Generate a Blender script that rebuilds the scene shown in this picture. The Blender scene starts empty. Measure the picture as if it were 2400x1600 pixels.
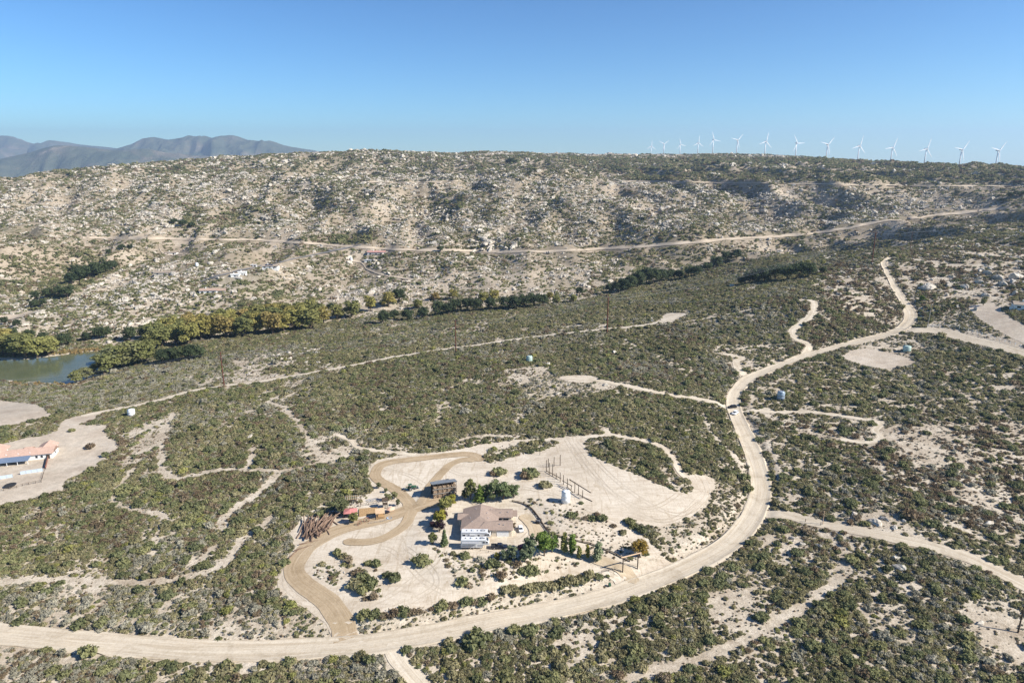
import bpy, bmesh, math, random
import numpy as np
from mathutils import Vector, Matrix
from mathutils.geometry import delaunay_2d_cdt

rnd = random.Random(7)
rng = np.random.default_rng(11)
scene = bpy.context.scene
COL = scene.collection

# ------------------------------------------------------------------ camera, sky, sun, exposure
CAMZ = 135.0
PITCH = math.radians(15.0)
cam = bpy.data.cameras.new('camera'); cam_o = bpy.data.objects.new('camera', cam); COL.objects.link(cam_o)
cam.sensor_width = 36.0; cam.lens = 24.0; cam.clip_start = 1.0; cam.clip_end = 60000.0
cam_o.location = (0, 0, CAMZ); cam_o.rotation_euler = (math.radians(90) - PITCH, 0, 0)
scene.camera = cam_o
scene.render.resolution_x = 1024; scene.render.resolution_y = 682

SUN_EL = math.radians(37.0)
SUN_DIR = Vector((0.96 * math.cos(SUN_EL), -0.28 * math.cos(SUN_EL), math.sin(SUN_EL))).normalized()
world = bpy.data.worlds.new('World'); scene.world = world; world.use_nodes = True
wn = world.node_tree.nodes; wl = world.node_tree.links
sky = wn.new('ShaderNodeTexSky'); sky.sky_type = 'NISHITA'; sky.sun_disc = False
sky.sun_elevation = SUN_EL
sky.sun_rotation = math.atan2(SUN_DIR.x, SUN_DIR.y)
sky.altitude = 1000.0; sky.air_density = 1.0; sky.dust_density = 0.0; sky.ozone_density = 5.0
bg = wn['Background']; bg.inputs['Strength'].default_value = 0.09
tint = wn.new('ShaderNodeMix'); tint.data_type = 'RGBA'; tint.blend_type = 'MULTIPLY'; tint.inputs[0].default_value = 1.0
tint.inputs[7].default_value = (0.78, 0.97, 1.02, 1)
def _vmul(k):
    v = wn.new('ShaderNodeVectorMath'); v.operation = 'SCALE'; v.inputs['Scale'].default_value = k; return v
v1 = _vmul(0.1); v2 = _vmul(10.0); gm = wn.new('ShaderNodeGamma'); gm.inputs['Gamma'].default_value = 1.35
wl.new(sky.outputs[0], tint.inputs[6]); wl.new(tint.outputs[2], v1.inputs[0]); wl.new(v1.outputs[0], gm.inputs[0]); wl.new(gm.outputs[0], v2.inputs[0]); wl.new(v2.outputs[0], bg.inputs['Color'])
sun = bpy.data.lights.new('sun', 'SUN'); sun.energy = 4.6; sun.angle = math.radians(0.5); sun.color = (1.0, 0.95, 0.87)
sun_o = bpy.data.objects.new('sun', sun); COL.objects.link(sun_o)
sun_o.rotation_euler = SUN_DIR.to_track_quat('Z', 'Y').to_euler(); sun_o.location = (200, -60, 400)
vs = scene.view_settings
cy = scene.cycles
cy.max_bounces = 5; cy.diffuse_bounces = 2; cy.glossy_bounces = 2; cy.transmission_bounces = 2; cy.volume_bounces = 0
vs.view_transform = 'Standard'; vs.look = 'None'; vs.exposure = 0.93; vs.gamma = 1.0; vs.use_curve_mapping = False

# ------------------------------------------------------------------ pixel <-> ray (pixels of the 2352 x 1568 view)
F_, CX, CY = 1568.0, 1176.0, 784.0
CP, SP = math.cos(PITCH), math.sin(PITCH)
def ray(px, py):
    px = np.asarray(px, float); py = np.asarray(py, float)
    u = (px - CX) / F_; v = (CY - py) / F_
    return u, CP + v * SP, -SP + v * CP
def project(x, y, z):
    zz = z - CAMZ
    d = y * CP - zz * SP
    return CX + F_ * x / d, CY - F_ * (y * SP + zz * CP) / d, d

# ------------------------------------------------------------------ noise
def _h(ix, iy, s):
    n = (ix * 374761393 + iy * 668265263 + s * 974634777) & 0xffffffff
    n = ((n ^ (n >> 13)) * 1274126177) & 0xffffffff
    return ((n ^ (n >> 16)) & 0xffff) / 65535.0
def vnoise(x, y, s=0):
    x = np.asarray(x, float); y = np.asarray(y, float)
    ix = np.floor(x).astype(np.int64); iy = np.floor(y).astype(np.int64)
    fx = x - ix; fy = y - iy
    fx = fx * fx * fx * (fx * (fx * 6 - 15) + 10); fy = fy * fy * fy * (fy * (fy * 6 - 15) + 10)
    a = _h(ix, iy, s); b = _h(ix + 1, iy, s); c = _h(ix, iy + 1, s); d = _h(ix + 1, iy + 1, s)
    return (a + (b - a) * fx) * (1 - fy) + (c + (d - c) * fx) * fy
def fbm(x, y, s=0, o=4):
    v = 0.0; a = 0.5; t = 0.0
    for k in range(o):
        v = v + a * vnoise(x, y, s + k * 17); t += a; a *= 0.5
        x, y = (x * 1.62 - y * 1.18) + 5.3, (x * 1.18 + y * 1.62) + 9.1
    return v / t
def sstep(a, b, x):
    t = np.clip((x - a) / (b - a), 0, 1); return t * t * (3 - 2 * t)

# ------------------------------------------------------------------ terrain heights from control points
CPTS = []
def cz(px, py, z):
    dx, dy, dz = ray(px, py); t = (z - CAMZ) / dz; CPTS.append((dx * t, dy * t, z))
def cd(px, py, dist):
    dx, dy, dz = ray(px, py); t = dist / dy; CPTS.append((dx * t, dist, CAMZ + dz * t))
for a in [
 # foreground
 (1115,1225,0),(1000,1235,-.5),(1250,1235,.3),(1120,1180,.6),(1120,1290,-.6),(900,1200,-1),(1000,1080,.5),(1230,1050,2),(1300,1130,2.6),(1480,1150,2.6),(1590,1140,2.6),
 (1440,1335,-3.2),(1200,1410,-5),(820,1470,-6.5),(400,1485,-8.5),(0,1450,-9),(-150,1440,-9.5),(0,1568,-11),(600,1568,-9.5),(1200,1568,-8),(1700,1568,-5.5),(2352,1568,-3),(2500,1500,-2),
 (900,1380,-3.2),(640,1340,-4.5),(1650,1270,-2),(1745,1160,.5),(1740,1080,2.5),(1692,955,5.5),(2000,1220,3),(2352,1330,3),(2200,1100,7),(2400,1100,8),(2100,960,11),(2400,900,18),
 (1720,868,8),(1960,785,18),(300,1300,-7),(0,1250,-7),(300,1150,-5.5),(60,1060,-6),(200,1050,-5.5),(-120,1080,-7),(500,1100,-2),(570,1000,-1),(700,1050,-.3),(1000,960,1.5),(1300,960,4),(1550,980,5.5),
 # mid
 (515,887,-9),(1047,808,0),(1394,764,9),(1560,725,15),(200,950,-8.5),(0,960,-10),(800,842,-4),(1240,870,5),(1500,870,8),(1660,780,14),(1860,705,30),(2090,740,26),(2352,720,37),(2120,660,37),(2045,590,47),(2350,600,52),(2352,540,58),
 (0,885,-27),(100,905,-27),(-200,850,-29),(200,850,-29),(100,830,-29),(0,800,-29),(250,800,-28),(330,835,-22),(500,790,-21),(500,765,-25),(760,760,-20),(750,730,-21),(1130,720,-10),(1150,697,-11),(1330,690,-5),(1480,655,2),(1700,600,13),(1880,562,26),(2100,515,42),(2310,485,54),
 # far slope
 (470,670,-8),(610,612,3),(390,585,8),(855,580,9),(190,546,16),(600,553,13),(1160,577,15),(1570,556,28),(1960,520,42),(60,600,4),(0,680,-16),(0,520,24),(220,640,-6),(120,700,-16),
 (600,480,46),(200,470,48),(1180,470,56),(1600,470,60),(1960,462,63),(2352,455,72),(1670,421,86),(1960,425,85),(2352,430,84),(900,520,32),(1400,520,38)]:
    cz(*a)
for a in [(0,406,1850),(-250,440,1800),(150,388,2150),(300,376,2350),(500,360,2400),(740,346,2300),(860,343,2250),(950,345,2300),(1030,351,2400),(1120,348,2450),(1250,353,2550),(1500,355,2700),(1670,352,2700),(1830,360,2700),(1960,369,2700),(2160,377,2700),(2352,383,2700),(2600,389,2700),
          (2293,389,3150),(1974,376,3500),(1694,352,4000),(1496,358,5200),(1200,372,5200),(2600,395,5200),(2000,380,5600)]:
    cd(*a)
for (a, b, dd_) in [(1290,402,1420),(1150,409,1430),(1420,414,1430),(1020,414,1440),(900,416,1450),(730,410,1480),(560,400,1500),(420,408,1500),(250,418,1500),(80,430,1500)]:
    cd(a, b, dd_); q_ = CPTS[-1]; CPTS.append((q_[0] * 1.15, q_[1] * 1.15, q_[2] - 9))
CPTS += [(-3200,3600,-30),(-1500,3400,60),(-500,4200,90),(-2500,6200,-40),(-500,6400,60),(1500,6400,90),(4000,6400,40),(-3500,2600,-40),(-5000,6200,-80),
         (0,40,-12),(-120,60,-13),(120,60,-9),(-250,120,-12),(250,120,-4)]
_c = np.array(CPTS); _S = 400.0
_n = len(_c)
def _tps(r2): return 0.5 * r2 * np.log(np.maximum(r2, 1e-12))
_P = _c[:, :2] / _S
_r2 = ((_P[:, None] - _P[None]) ** 2).sum(-1)
_A = np.zeros((_n + 3, _n + 3)); _A[:_n, :_n] = _tps(_r2) + np.eye(_n) * 2e-4
_A[:_n, _n] = 1; _A[:_n, _n + 1:] = _P; _A[_n, :_n] = 1; _A[_n + 1:, :_n] = _P.T
_w = np.linalg.solve(_A, np.concatenate([_c[:, 2], np.zeros(3)]))
def h_base(x, y):
    sh = x.shape; X = x.ravel() / _S; Y = y.ravel() / _S
    out = np.empty(X.size)
    for i in range(0, X.size, 40000):
        xs = X[i:i + 40000]; ys = Y[i:i + 40000]
        r2 = (xs[:, None] - _P[None, :, 0]) ** 2 + (ys[:, None] - _P[None, :, 1]) ** 2
        out[i:i + 40000] = _tps(r2) @ _w[:_n] + _w[_n] + xs * _w[_n + 1] + ys * _w[_n + 2]
    return out.reshape(sh)
Y0, RATIO, NR, NC = 40.0, 1.0062, 825, 440
def fanw(y): return 0.80 * y + 60.0
gy = Y0 * RATIO ** np.arange(NR); gs = np.linspace(-1, 1, NC)
GX = gs[None, :] * fanw(gy)[:, None]; GY = np.repeat(gy[:, None], NC, 1)
GH = h_base(GX, GY)
_far = sstep(560, 1150, GY + 0.25 * np.abs(GX))
_amp = 0.35 + 1.1 * sstep(330, 620, GY) + 16.0 * _far * (1 - 0.6 * sstep(1850, 2300, GY))
_amp *= 1 - 0.75 * sstep(2000, 2600, GY) * sstep(200, 900, GX)
GH += _amp * 2 * (fbm(GX / 150, GY / 190, 3, 4) - 0.5)
GH += _far * 24.0 * (0.5 - np.abs(fbm(GX / 120 + 40 + GY / 900, GY / 300, 21, 3) - 0.5) * 4) * (1 - sstep(2000, 2500, GY))
GH += _far * 7.0 * (1 - 0.6 * sstep(1850, 2300, GY)) * (fbm(GX / 45, GY / 60, 33, 3) - 0.5) * 2
GH += (0.05 + 0.9 * _far) * 2 * (fbm(GX / 18, GY / 18, 9, 3) - 0.5)
# settle the skyline where the photograph shows it
SKYL = np.array([(-900,480),(-250,436),(0,409),(150,390),(300,378),(500,362),(740,350),(800,348),(860,345.5),(950,348.5),(1030,353.5),(1080,350.5),(1130,348.5),(1250,352.5),(1500,354.5),(1670,352.5),(1830,359.5),(1960,369),(2160,377),(2352,383),(2700,392)])
for _ in range(3):
    U, V_, D_ = project(GX, GY, GH); ok = GY > 1750
    sk = np.where(ok, V_, 1e9).min(0); im = np.where(ok, V_, 1e9).argmin(0); ucol = U[im, np.arange(NC)]
    dpx = np.interp(ucol, SKYL[:, 0], SKYL[:, 1]) - sk
    dpx = np.convolve(np.pad(dpx, 12, 'edge'), np.ones(25) / 25, 'valid')
    GH -= dpx[None, :] / F_ * GY * 0.97 * sstep(1650, 2150, GY)
def hs(x, y):
    x = np.asarray(x, float); y = np.asarray(y, float)
    fi = np.clip(np.log(np.maximum(y, Y0) / Y0) / math.log(RATIO), 0, NR - 1.001); i = fi.astype(int); fi = fi - i
    fj = np.clip((x / fanw(y) + 1) * 0.5 * (NC - 1), 0, NC - 1.001); j = fj.astype(int); fj = fj - j
    return (GH[i, j] * (1 - fj) + GH[i, j + 1] * fj) * (1 - fi) + (GH[i + 1, j] * (1 - fj) + GH[i + 1, j + 1] * fj) * fi
_marchy = 45.0 * 1.0035 ** np.arange(1410)
def pick(px, py):
    """where the line of sight through a pixel meets the terrain"""
    dx, dy, dz = ray(np.atleast_1d(px), np.atleast_1d(py)); out = np.zeros((len(dx), 3))
    for k in range(len(dx)):
        sx = dx[k] / dy[k]; sz = dz[k] / dy[k]
        g = CAMZ + sz * _marchy - hs(sx * _marchy, _marchy)
        idx = np.nonzero(g < 0)[0]
        i = idx[0] if len(idx) else len(_marchy) - 1
        if i > 0 and g[i] < 0:
            y = _marchy[i - 1] + (_marchy[i] - _marchy[i - 1]) * g[i - 1] / (g[i - 1] - g[i])
        else: y = _marchy[i]
        out[k] = (sx * y, y, float(hs(sx * y, y)))
    return out
def pick1(px, py): return Vector(pick(px, py)[0])
def smooth_line(p, n=8):
    p = np.asarray(p, float); q = np.vstack([2 * p[0] - p[1], p, 2 * p[-1] - p[-2]]); out = []
    for i in range(1, len(q) - 2):
        t = np.linspace(0, 1, n, endpoint=False)[:, None]
        out.append(0.5 * ((2 * q[i]) + (-q[i - 1] + q[i + 1]) * t + (2 * q[i - 1] - 5 * q[i] + 4 * q[i + 1] - q[i + 2]) * t ** 2 + (-q[i - 1] + 3 * q[i] - 3 * q[i + 1] + q[i + 2]) * t ** 3))
    return np.vstack(out + [p[-1:]])
def resample(p, step):
    d = np.concatenate([[0], np.cumsum(np.linalg.norm(np.diff(p[:, :2], axis=0), axis=1))])
    n = max(2, int(d[-1] / step) + 1); t = np.linspace(0, d[-1], n)
    return np.stack([np.interp(t, d, p[:, k]) for k in range(p.shape[1])], 1), t
def line_dist(x, y, pl, r):
    """distance to a polyline with a half width per vertex, minus that half width"""
    out = np.full(x.shape, 1e9)
    for k in range(len(pl) - 1):
        a = pl[k]; b = pl[k + 1]; lo = np.minimum(a, b)[:2] - r; hi = np.maximum(a, b)[:2] + r
        m = (x > lo[0]) & (x < hi[0]) & (y > lo[1]) & (y < hi[1])
        if not m.any(): continue
        d = b[:2] - a[:2]; L = max(float(d @ d), 1e-6)
        t = np.clip(((x[m] - a[0]) * d[0] + (y[m] - a[1]) * d[1]) / L, 0, 1)
        q = np.hypot(x[m] - a[0] - t * d[0], y[m] - a[1] - t * d[1]) - (a[3] + (b[3] - a[3]) * t)
        out[m] = np.minimum(out[m], q)
    return out
def in_poly(x, y, poly):
    poly = np.asarray(poly, float); c = np.zeros(x.shape, bool)
    x0, y0 = poly[-1]
    for x1, y1 in poly:
        if y0 != y1:
            c ^= ((y1 > y) != (y0 > y)) & (x < (x0 - x1) * (y - y1) / (y0 - y1) + x1)
        x0, y0 = x1, y1
    return c

# ------------------------------------------------------------------ traced lines: (name, colour key, width m, [pixels])
MAIN = [(-120,1440),(0,1450),(150,1466),(300,1478),(450,1489),(600,1491),(750,1483),(850,1474),(1000,1447),(1150,1420),(1300,1391),(1400,1366),(1480,1337),(1560,1307),(1640,1267),(1695,1225),(1732,1175),(1747,1125),(1740,1070),(1716,1005),(1694,957),(1684,925),(1690,897),(1720,868),(1780,841),(1860,812),(1960,785),(2050,762),(2084,742),(2092,718),(2078,692),(2062,668),(2047,642),(2036,618),(2030,602),(2046,588)]
MAINW = [9.5]*10 + [9]*6 + [8.5]*4 + [8]*4 + [7.5]*4 + [8,8.5,7,6,5,5,5,4.5]
ROADS = {
 'track': ([(187,957),(229,947),(292,936),(370,918),(440,898),(520,885),(600,876),(700,859),(800,841),(900,821),(1000,805),(1045,799),(1100,792),(1180,780),(1280,768),(1390,756),(1480,747),(1530,735),(1560,724)], 6.0),
 'side_road': ([(1752,1180),(1801,1181),(1845,1193),(1901,1206),(1968,1218),(2068,1238),(2151,1258),(2218,1278),(2268,1301),(2318,1325),(2352,1342),(2440,1385)], 6.0),
 'access_road': ([(2085,757),(2120,758),(2162,761),(2221,778),(2279,790),(2352,810),(2430,835)], 10.0),
 'hill_lane': ([(1829,826),(1853,807),(1856,792),(1829,778),(1819,763),(1829,751),(1859,728),(1870,705),(1865,691),(1841,689)], 5.0),
 'tank_lane': ([(1680,934),(1618,919),(1545,908),(1486,896),(1428,884),(1384,876),(1340,870),(1297,868)], 4.5),
 'loop_lane': ([(1690,942),(1740,944),(1797,947),(1870,947),(1958,959),(2022,970),(2007,988),(2022,1005),(1987,1017),(1929,1008)], 3.6),
 'spur': ([(1712,862),(1695,845),(1690,830),(1702,822),(1660,812)], 4.5),
 'lower_spur': ([(895,1470),(912,1510),(935,1540),(960,1568),(985,1600)], 5.0),
 'pad_trail': ([(1390,997),(1450,1006),(1506,1019),(1534,1040),(1553,1061),(1562,1085),(1581,1098)], 3.4),
 'pad_trail_b': ([(1398,998),(1388,985)], 3.0),
 'crest_lane': ([(1480,748),(1560,741),(1640,728),(1700,716),(1736,708)], 2.4),
 'north_trail': ([(957,1045),(873,1036),(823,1028),(807,1012),(773,998)], 3.0),
}
DRIVES = [
 ([(795,1462),(786,1432),(762,1392),(725,1361),(690,1335),(674,1310),(686,1280),(715,1252),(760,1224),(808,1208),(850,1199),(900,1184),(945,1169),(985,1160),(1015,1152),(1045,1146)], 7.2),
 ([(947,1169),(925,1138),(895,1117),(866,1100),(862,1085),(877,1067),(916,1059),(979,1051),(1041,1045),(1073,1043),(1096,1049),(1102,1060)], 5.2),
 ([(966,1162),(976,1143),(988,1118),(1000,1103),(1016,1085),(1033,1068),(1052,1059),(1073,1055),(1093,1059)], 4.4),
 ([(945,1170),(941,1189),(927,1207),(906,1224),(879,1237),(850,1244),(812,1246),(790,1241)], 4.4),
 ([(1196,1178),(1216,1190),(1228,1212),(1232,1232)], 5.0),
 ([(1335,1268),(1380,1288),(1420,1303),(1446,1316),(1458,1334)], 5.0),
]
TRAILS = [  # only shrub-free strips of bare ground
 ([(640,1086),(600,1125),(545,1163),(515,1185),(512,1202),(520,1212)],4.5),([(628,1182),(600,1210),(558,1237),(520,1290),(480,1310),(420,1328),(330,1337),(200,1335),(90,1330),(0,1337)],4.2),
 ([(392,949),(396,965),(375,984),(369,1007),(371,1049),(375,1080),(400,1099),(437,1092),(500,1080),(560,1078),(640,1082),(690,1075)],3.6),
 ([(310,1075),(281,1107),(262,1142),(277,1161),(333,1174),(362,1180),(395,1195)],2.6),([(617,922),(657,942),(697,988),(723,1022),(733,1045),(757,1058),(780,1055),(807,1035)],3.0),
 ([(583,1028),(573,1068)],3.0),([(1938,1291),(1928,1325),(1895,1355),(1851,1388),(1801,1415),(1735,1455),(1668,1488),(1601,1515),(1540,1530),(1450,1560)],4.4),
 ([(1616,950),(1630,985),(1655,1020),(1690,1050),(1712,1090)],2.4),([(1160,855),(1180,848),(1232,845),(1262,858)],2.4),([(345,1276),(362,1240),(400,1225)],2.2),([(372,1400),(400,1372)],4.0),
 ([(2022,1005),(2045,990),(2060,975)],2.2),([(690,1075),(745,1062)],4),([(350,1276),(372,1200)],1.5),([(1716,960),(1745,1000),(1775,1040),(1790,1090)],2.0),([(1060,1010),(1120,1000),(1190,1004)],3.5),
 ([(1390,985),(1382,978)],2.5),([(150,1520),(230,1500),(330,1475)],3),([(560,1540),(600,1505),(650,1490)],4),([(2280,1470),(2352,1500)],7),([(2250,1415),(2330,1440),(2352,1450)],10),([(1890,1225),(1935,1260),(1940,1292)],3.0),
 ([(2100,800),(2040,800),(1990,795)],4.0),([(1720,945),(1730,905)],2.0),([(1240,1100),(1180,1110),(1120,1130)],4.0)]
PADS = {
 'yard': [(770,1464),(735,1424),(700,1397),(660,1374),(638,1352),(640,1325),(652,1300),(668,1275),(678,1255),(668,1225),(688,1195),(698,1178),(742,1160),(775,1172),(800,1158),(822,1140),(852,1130),(848,1105),(842,1085),(850,1066),(880,1052),(940,1043),(1010,1037),(1060,1030),(1110,1020),(1170,1012),(1230,1007),(1292,1004),(1345,1000),(1394,995),(1402,1002),(1358,1008),(1345,1021),(1354,1040),(1384,1057),(1427,1076),(1469,1092),(1506,1109),(1544,1124),(1583,1133),(1590,1119),(1577,1096),(1600,1091),(1637,1100),(1641,1122),(1624,1152),(1591,1183),(1544,1203),(1516,1210),(1469,1205),(1441,1194),(1430,1192),(1452,1209),(1489,1237),(1517,1267),(1540,1282),(1562,1288),(1558,1305),(1500,1332),(1440,1352),(1420,1346),(1400,1322),(1330,1328),(1250,1342),(1180,1356),(1138,1366),(1088,1380),(1008,1396),(963,1404),(900,1412),(832,1416),(824,1432),(836,1470)],
 'house_lot': [(-90,1040),(0,1024),(62,1007),(104,1001),(133,984),(146,966),(187,953),(232,944),(221,961),(185,974),(219,976),(250,978),(244,999),(267,1015),(265,1032),(246,1049),(225,1065),(227,1076),(187,1088),(150,1107),(146,1126),(125,1134),(94,1140),(31,1155),(0,1162),(-90,1180)],
 'cleared_lot': [(-60,917),(0,919),(71,926),(104,940),(117,958),(73,966),(20,978),(-60,985)],
 'graded_lot': [(1929,819),(1970,801),(2031,807),(2104,830),(2054,845),(2002,845)],
 'building_lot': [(2221,705),(2260,697),(2290,702),(2323,730),(2360,748),(2450,790),(2450,830),(2352,789),(2279,753),(2235,720)],
 'track_end': [(1516,738),(1527,722),(1560,718),(1577,722),(1560,732),(1540,742)],
 'tank_turnaround': [(1282,868),(1297,863),(1350,862),(1375,870),(1350,879),(1310,877)],
}
ISLANDS = {  # planted or wild patches inside the yard (pixels) : density
 'front': ([(985,1240),(1000,1262),(1060,1276),(1130,1284),(1230,1288),(1290,1280),(1335,1290),(1330,1300),(1240,1318),(1200,1330),(1140,1345),(1085,1352),(1050,1345),(1030,1310),(1005,1280)],0.22),
 'strip': ([(1110,1058),(1125,1035),(1160,1022),(1230,1013),(1278,1013),(1280,1022),(1240,1036),(1180,1048),(1130,1066)],1.1),
 'bank': ([(1195,1150),(1225,1142),(1280,1150),(1320,1160),(1370,1180),(1410,1205),(1450,1235),(1480,1262),(1478,1280),(1440,1290),(1380,1275),(1310,1255),(1270,1235),(1240,1190),(1210,1168)],0.09),
 'rockery': ([(718,1300),(745,1292),(780,1310),(795,1335),(770,1345),(735,1330)],0.25),
 'west': ([(790,1290),(830,1300),(872,1340),(876,1372),(835,1385),(812,1345)],0.35),
 'logs': ([(672,1180),(700,1172),(740,1166),(760,1180),(700,1190)],0.6),
 'play': ([(742,1160),(775,1172),(822,1140),(850,1128),(840,1150),(790,1190),(760,1190)],0.3),
}
POND = [(-140,815),(-40,822),(40,826),(120,818),(200,808),(252,806),(262,812),(240,830),(225,850),(190,872),(150,882),(110,879),(60,876),(0,872),(-140,862)]

def world_line(px, w):
    p = pick(*np.array(px, float).T); w = np.full(len(p), w) if np.isscalar(w) else np.array(w, float)
    return smooth_line(np.column_stack([p, w / 2]), 8)
main_l, _ = resample(world_line(MAIN, MAINW), 4.0)
road_l = {k: resample(world_line(*v), 3.0)[0] for k, v in ROADS.items()}
drive_l = [resample(world_line(*v), 2.0)[0] for v in DRIVES]
trail_l = [resample(world_line(v[0], v[1] * 0.82), 3.0)[0] for v in TRAILS]
pad_p = {k: smooth_line(pick(*np.array(v + v[:1], float).T), 4)[:-1, :2] for k, v in PADS.items()}
isl_p = {k: (pick(*np.array(v[0], float).T)[:, :2], v[1]) for k, v in ISLANDS.items()}
PZ = -28.6
pond_w = []
for a in POND:
    dx, dy, dz = ray(*a); t = (PZ - CAMZ) / dz; pond_w.append((dx * t, dy * t))
pond_w = smooth_line(np.array(pond_w + pond_w[:1]), 5)[:-1]

# grade the main road into the slope, dig the pond, level the house pads
kz = np.convolve(np.pad(main_l[:, 2], 6, 'edge'), np.ones(13) / 13, 'valid') - 0.75
d = line_dist(GX, GY, main_l, 9.0)
m = d < 7.0
ii = np.array([np.argmin((main_l[:, 0] - x) ** 2 + (main_l[:, 1] - y) ** 2) for x, y in zip(GX[m], GY[m])])
t = 1 - sstep(0.6, 4.0, d[m]); GH[m] = GH[m] * (1 - t) + kz[ii] * t
main_l[:, 2] = kz
pw = np.vstack([pond_w, pond_w[:1]]); pl4 = np.column_stack([pw, np.zeros(len(pw)), np.zeros(len(pw))])
dd = line_dist(GX, GY, pl4, 42.0); ins = in_poly(GX, GY, pond_w)
GH = np.where(ins, np.minimum(GH, PZ - 0.5 - np.minimum(dd, 10) * 0.15), np.where(dd < 40, np.maximum(GH * sstep(0, 40, dd) + (PZ + 0.35 + dd * 0.05) * (1 - sstep(0, 40, dd)), PZ + 0.3), GH))
def level(px, py, r, blend, dz=0.0):
    c = pick1(px, py); q = np.hypot(GX - c.x, GY - c.y); mm = q < r + blend
    t = 1 - sstep(r, r + blend, q[mm]); GH[mm] = GH[mm] * (1 - t) + (c.z + dz) * t
    return c
HOUSE = level(1118, 1232, 20, 12)
LODGE = level(60, 1052, 26, 16)
BARN = level(1022, 1142, 9, 5)

# ------------------------------------------------------------------ materials
MATS = {}
def nodes_of(name):
    m = bpy.data.materials.new(name); m.use_nodes = True; MATS[name] = m
    nt = m.node_tree; b = nt.nodes['Principled BSDF']
    return m, nt, b
def ramp(nt, stops, fac):
    r = nt.nodes.new('ShaderNodeValToRGB'); e = r.color_ramp.elements
    while len(e) < len(stops): e.new(0.5)
    for k, (p, c) in enumerate(stops): e[k].position = p; e[k].color = (*c, 1)
    nt.links.new(fac, r.inputs[0]); return r.outputs[0]
def noise(nt, scale, detail=4, rough=0.55, vec=None, dist=0.0):
    n = nt.nodes.new('ShaderNodeTexNoise'); n.inputs['Scale'].default_value = scale; n.inputs['Detail'].default_value = detail
    n.inputs['Roughness'].default_value = rough; n.inputs['Distortion'].default_value = dist
    if vec is not None: nt.links.new(vec, n.inputs['Vector'])
    return n.outputs[0]
def mixc(nt, fac, a, b, mode='MIX'):
    n = nt.nodes.new('ShaderNodeMix'); n.data_type = 'RGBA'; n.blend_type = mode
    for s, v in ((n.inputs[0], fac), (n.inputs[6], a), (n.inputs[7], b)):
        if isinstance(v, (int, float)): s.default_value = v
        elif isinstance(v, tuple): s.default_value = (*v, 1)
        else: nt.links.new(v, s)
    return n.outputs[2]
def bump(nt, b, h, strength, dist):
    n = nt.nodes.new('ShaderNodeBump'); n.inputs['Strength'].default_value = strength; n.inputs['Distance'].default_value = dist
    nt.links.new(h, n.inputs['Height']); nt.links.new(n.outputs[0], b.inputs['Normal'])
def spec(b, v): b.inputs['Specular IOR Level'].default_value = v
def geo_pos(nt): return nt.nodes.new('ShaderNodeNewGeometry').outputs['Position']
def scaled(nt, vec, s):
    n = nt.nodes.new('ShaderNodeMapping'); n.inputs['Scale'].default_value = s; nt.links.new(vec, n.inputs['Vector']); return n.outputs[0]

def soil_mat(name, stops, s1, s2, fine, rough=0.95):
    m, nt, b = nodes_of(name); p = geo_pos(nt)
    a = ramp(nt, stops, noise(nt, s1, 6, 0.6, p, 0.4))
    c = mixc(nt, 0.55, a, ramp(nt, [(0.35, (0.62, 0.62, 0.62)), (0.65, (1.0, 1.0, 1.0))], noise(nt, s2, 5, 0.65, p)), 'MULTIPLY')
    g = ramp(nt, [(0.3, (0.72, 0.70, 0.68)), (0.62, (1, 1, 1))], noise(nt, fine, 3, 0.7, p))
    c = mixc(nt, 0.7, c, g, 'MULTIPLY')
    nt.links.new(c, b.inputs['Base Color']); b.inputs['Roughness'].default_value = rough; spec(b, 0.15)
    bump(nt, b, noise(nt, fine, 4, 0.7, p), 0.6, 0.15)
    return m
# wild ground: pale decomposed granite near, pinker and darker with litter on the far slope
def ground_mat():
    m, nt, b = nodes_of('ground'); p = geo_pos(nt)
    near = ramp(nt, [(0.32, (0.45, 0.37, 0.275)), (0.5, (0.58, 0.50, 0.39)), (0.68, (0.68, 0.60, 0.485))], noise(nt, 0.05, 6, 0.65, p, 0.5))
    far = ramp(nt, [(0.34, (0.20, 0.18, 0.125)), (0.46, (0.32, 0.265, 0.19)), (0.56, (0.42, 0.35, 0.265)), (0.7, (0.52, 0.45, 0.355))], noise(nt, 0.012, 7, 0.68, p, 0.6))
    sx = nt.nodes.new('ShaderNodeSeparateXYZ'); nt.links.new(p, sx.inputs[0])
    mr = nt.nodes.new('ShaderNodeMapRange'); mr.inputs['From Min'].default_value = 520; mr.inputs['From Max'].default_value = 900
    nt.links.new(sx.outputs[1], mr.inputs['Value'])
    c = mixc(nt, mr.outputs[0], near, far)
    c = mixc(nt, 0.75, c, ramp(nt, [(0.3, (0.55, 0.52, 0.48)), (0.6, (1, 1, 1))], noise(nt, 0.35, 5, 0.7, p)), 'MULTIPLY')
    c = mixc(nt, 0.6, c, ramp(nt, [(0.36, (0.5, 0.47, 0.42)), (0.55, (1, 1, 1))], noise(nt, 1.7, 3, 0.7, p)), 'MULTIPLY')
    nt.links.new(c, b.inputs['Base Color']); b.inputs['Roughness'].default_value = 0.95; spec(b, 0.1)
    bump(nt, b, noise(nt, 0.9, 5, 0.7, p), 0.7, 0.35)
    return m
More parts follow.
